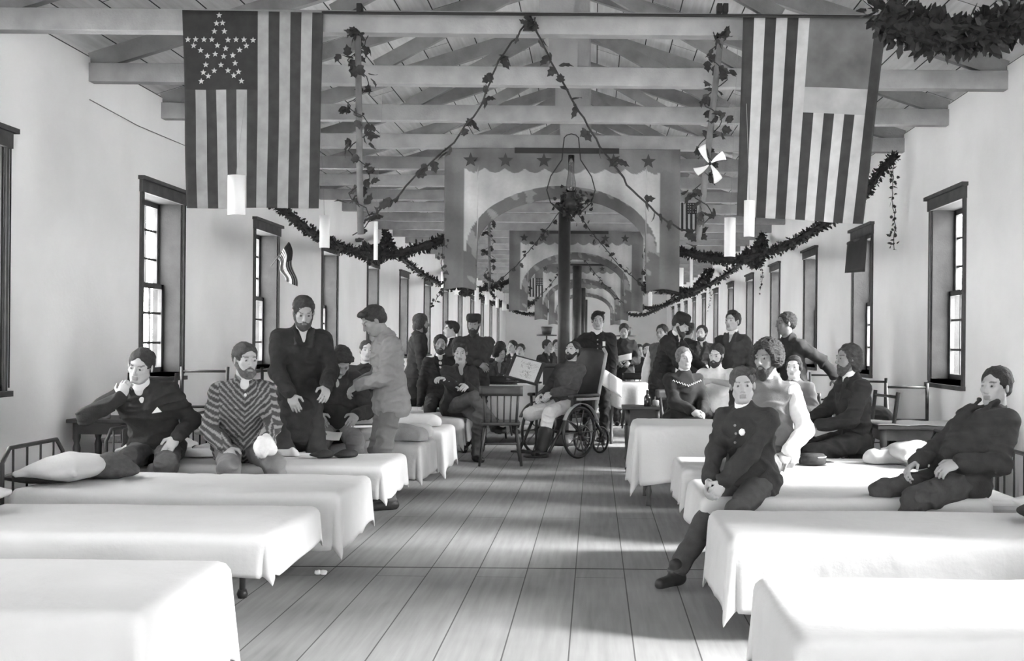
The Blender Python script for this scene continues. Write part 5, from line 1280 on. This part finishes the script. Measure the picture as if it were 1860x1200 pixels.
J = person('small distant bearded man seated beside the woman with a white apron front', 0.92, 19.3, yaw=-5, H=1.72, sit=0.46, head=(0, 0, 0), res=R3_, jacket=0.03, trousers=0.03, shirt=0.4, hair=0.03, beard=(0.02, 0.03), skin=0.4, seed=23)
# right
J = person('bearded man in a cap bending over the patient, hands stretched forward', 0.80, 12.80, yaw=62, H=1.74, lean=20, head=(-8, 24, 0), hands=((0.05, 0.52, 1.00), (-0.12, 0.48, 0.98)), res=R2_, jacket=0.022, trousers=0.03, shirt=0.7, collar=True, hair=0.03, beard=(0.03, 0.05), hat='kepi', skin=0.40, seed=24, long_coat=True, build=1.05)
J = person('partly hidden man in shirt sleeves behind the bending bearded man', 0.90, 14.6, yaw=-20, H=1.60, res=R3_, jacket=0.09, trousers=0.6, shirt=0.7, sleeves='shirt', hair=0.03, skin=0.3, seed=25, head=(-10, 5, 0))
J = person('distant man in black turned away under the right windows', 1.38, 16.2, yaw=150, H=1.64, res=R3_, jacket=0.022, trousers=0.03, shirt=0.3, hair=0.02, skin=0.3, seed=26, hat='kepi')
J = person('distant moustached man with pale face and crossed arms under the right windows', 1.48, 15.2, yaw=-10, H=1.60, hands=((-0.06, 0.24, 1.05), (0.06, 0.27, 1.02)), res=R3_, jacket=0.05, trousers=0.03, shirt=0.6, hair=0.03, beard=(0.01, 0.05), skin=0.5, seed=27, head=(-12, 0, 0))
J = person('tall young standing man in an open dark coat at right', 1.60, 12.82, yaw=-28, H=1.74, lean=-2, head=(-10, -2, 0), hands=((0.26, -0.02, 0.82), (-0.16, 0.16, 0.92)), res=R2_, jacket=0.04, trousers=0.03, shirt=0.45, collar=True, hair=0.03, hairstyle='swept', skin=0.42, seed=28, long_coat=True)
J = person('seated nurse in a black dress with a white collar and rickrack trim', 0.88, 10.85, yaw=14, H=1.62, sit=0.50, lean=2, head=(4, 0, -2), hands=((0.08, 0.32, 0.68), (-0.02, 0.34, 0.69)), curl=(0.4, 0.4), res=R2_, jacket=0.022, skirt=0.022, shirt=0.7, vee=False, collar=True, hair=0.16, hairstyle='bun', skin=0.42, seed=29)
b = MB(); C_ = J['C']; Rc_ = J['Rc']; P = []
for i in range(25):
    u = i/24-0.5; P.append(C_+Rc_@V3([u*0.30, -0.142+abs(u)*0.10+0.0, 0.055+abs(u)*0.10+(0.008 if i % 2 else -0.008)]))
b.tube(P, 0.0035, 5); b.build('rickrack', PAPER, J['root'])
J = person('bearded patient in a white shirt lying back, bare arm across his chest', 1.32, 11.95, yaw=-12, H=1.70, sit=0.50, lean=-4, head=(-14, 14, 6), hands=((-0.02, 0.30, 0.94), (-0.2, 0.25, 0.86)), epole=((1, 0, -0.3), None), res=R2_, jacket=None, trousers=0.12, shirt=0.72, bare_arm=1, hair=0.035, beard=(0.03, 0.04), skin=0.50, seed=30)
J = person('bushy-haired bearded man in a grey waistcoat and white shirt sleeves, seated facing left', 1.25, 7.82, yaw=-30, H=1.76, sit=0.50, lean=4, head=(-10, 6, 0), hands=((0.22, 0.24, 0.60), (-0.10, 0.36, 0.62)), res=R1_, jacket=0.14, vee=False, collar=True, sleeves='shirt', trousers=0.08, shirt=0.60, hair=0.035, hairstyle='bushy', beard=(0.045, 0.035), skin=0.24, seed=31, build=1.05)
J = person('pale-faced young woman in a grey gathered dress sitting at the small white table', 1.88, 10.35, yaw=-18, H=1.56, sit=0.46, lean=2, head=(-6, 2, 0), hands=((0.10, 0.30, 0.74), (-0.12, 0.32, 0.74)), res=R2_, jacket=0.17, skirt=0.15, shirt=0.6, vee=False, collar=True, hair=0.04, hairstyle='bun', skin=0.75, seed=32)
J = person('standing man in profile facing left, one arm stretched back to the right', 2.06, 11.35, yaw=-62, H=1.70, lean=12, head=(-14, 2, 0), hands=((0.24, -0.34, 1.0), (-0.1, 0.3, 0.85)), epole=((0.5, -1, -0.3), None), res=R2_, jacket=0.022, trousers=0.03, shirt=0.12, vee=False, hair=0.03, hairstyle='short', skin=0.14, seed=33, long_coat=True)
J = person('long-haired seated man in a dark suit facing left, hands over his knees', 2.10, 8.85, yaw=-78, H=1.72, sit=0.50, lean=6, head=(4, 2, 0), hands=((0.10, 0.36, 0.70), (-0.06, 0.42, 0.70)), curl=(0.4, 0.4), res=R1_, jacket=0.022, trousers=0.025, shirt=0.75, collar=True, hair=0.045, hairstyle='long', beard=(0.03, 0.06), skin=0.20, seed=34, build=1.1, long_coat=True)
put_chair(rc, fr, 2.16, 9.0, -78, 'two-rail chair the long-haired man sits on', G1, 1.0)
J = person('man at the right edge leaning far back on a bed, knees bent in dark trousers', 2.12, 6.44, yaw=-64, H=1.74, sit=0.485, lean=-42, head=(10, 0, 0), hands=((0.16, 0.14, 0.68), (-0.10, 0.22, 0.66)), feet=((0.12, 0.56), (-0.12, 0.52)), res=R2_, jacket=0.03, trousers=0.05, shirt=0.4, hair=0.03, skin=0.35, seed=35)
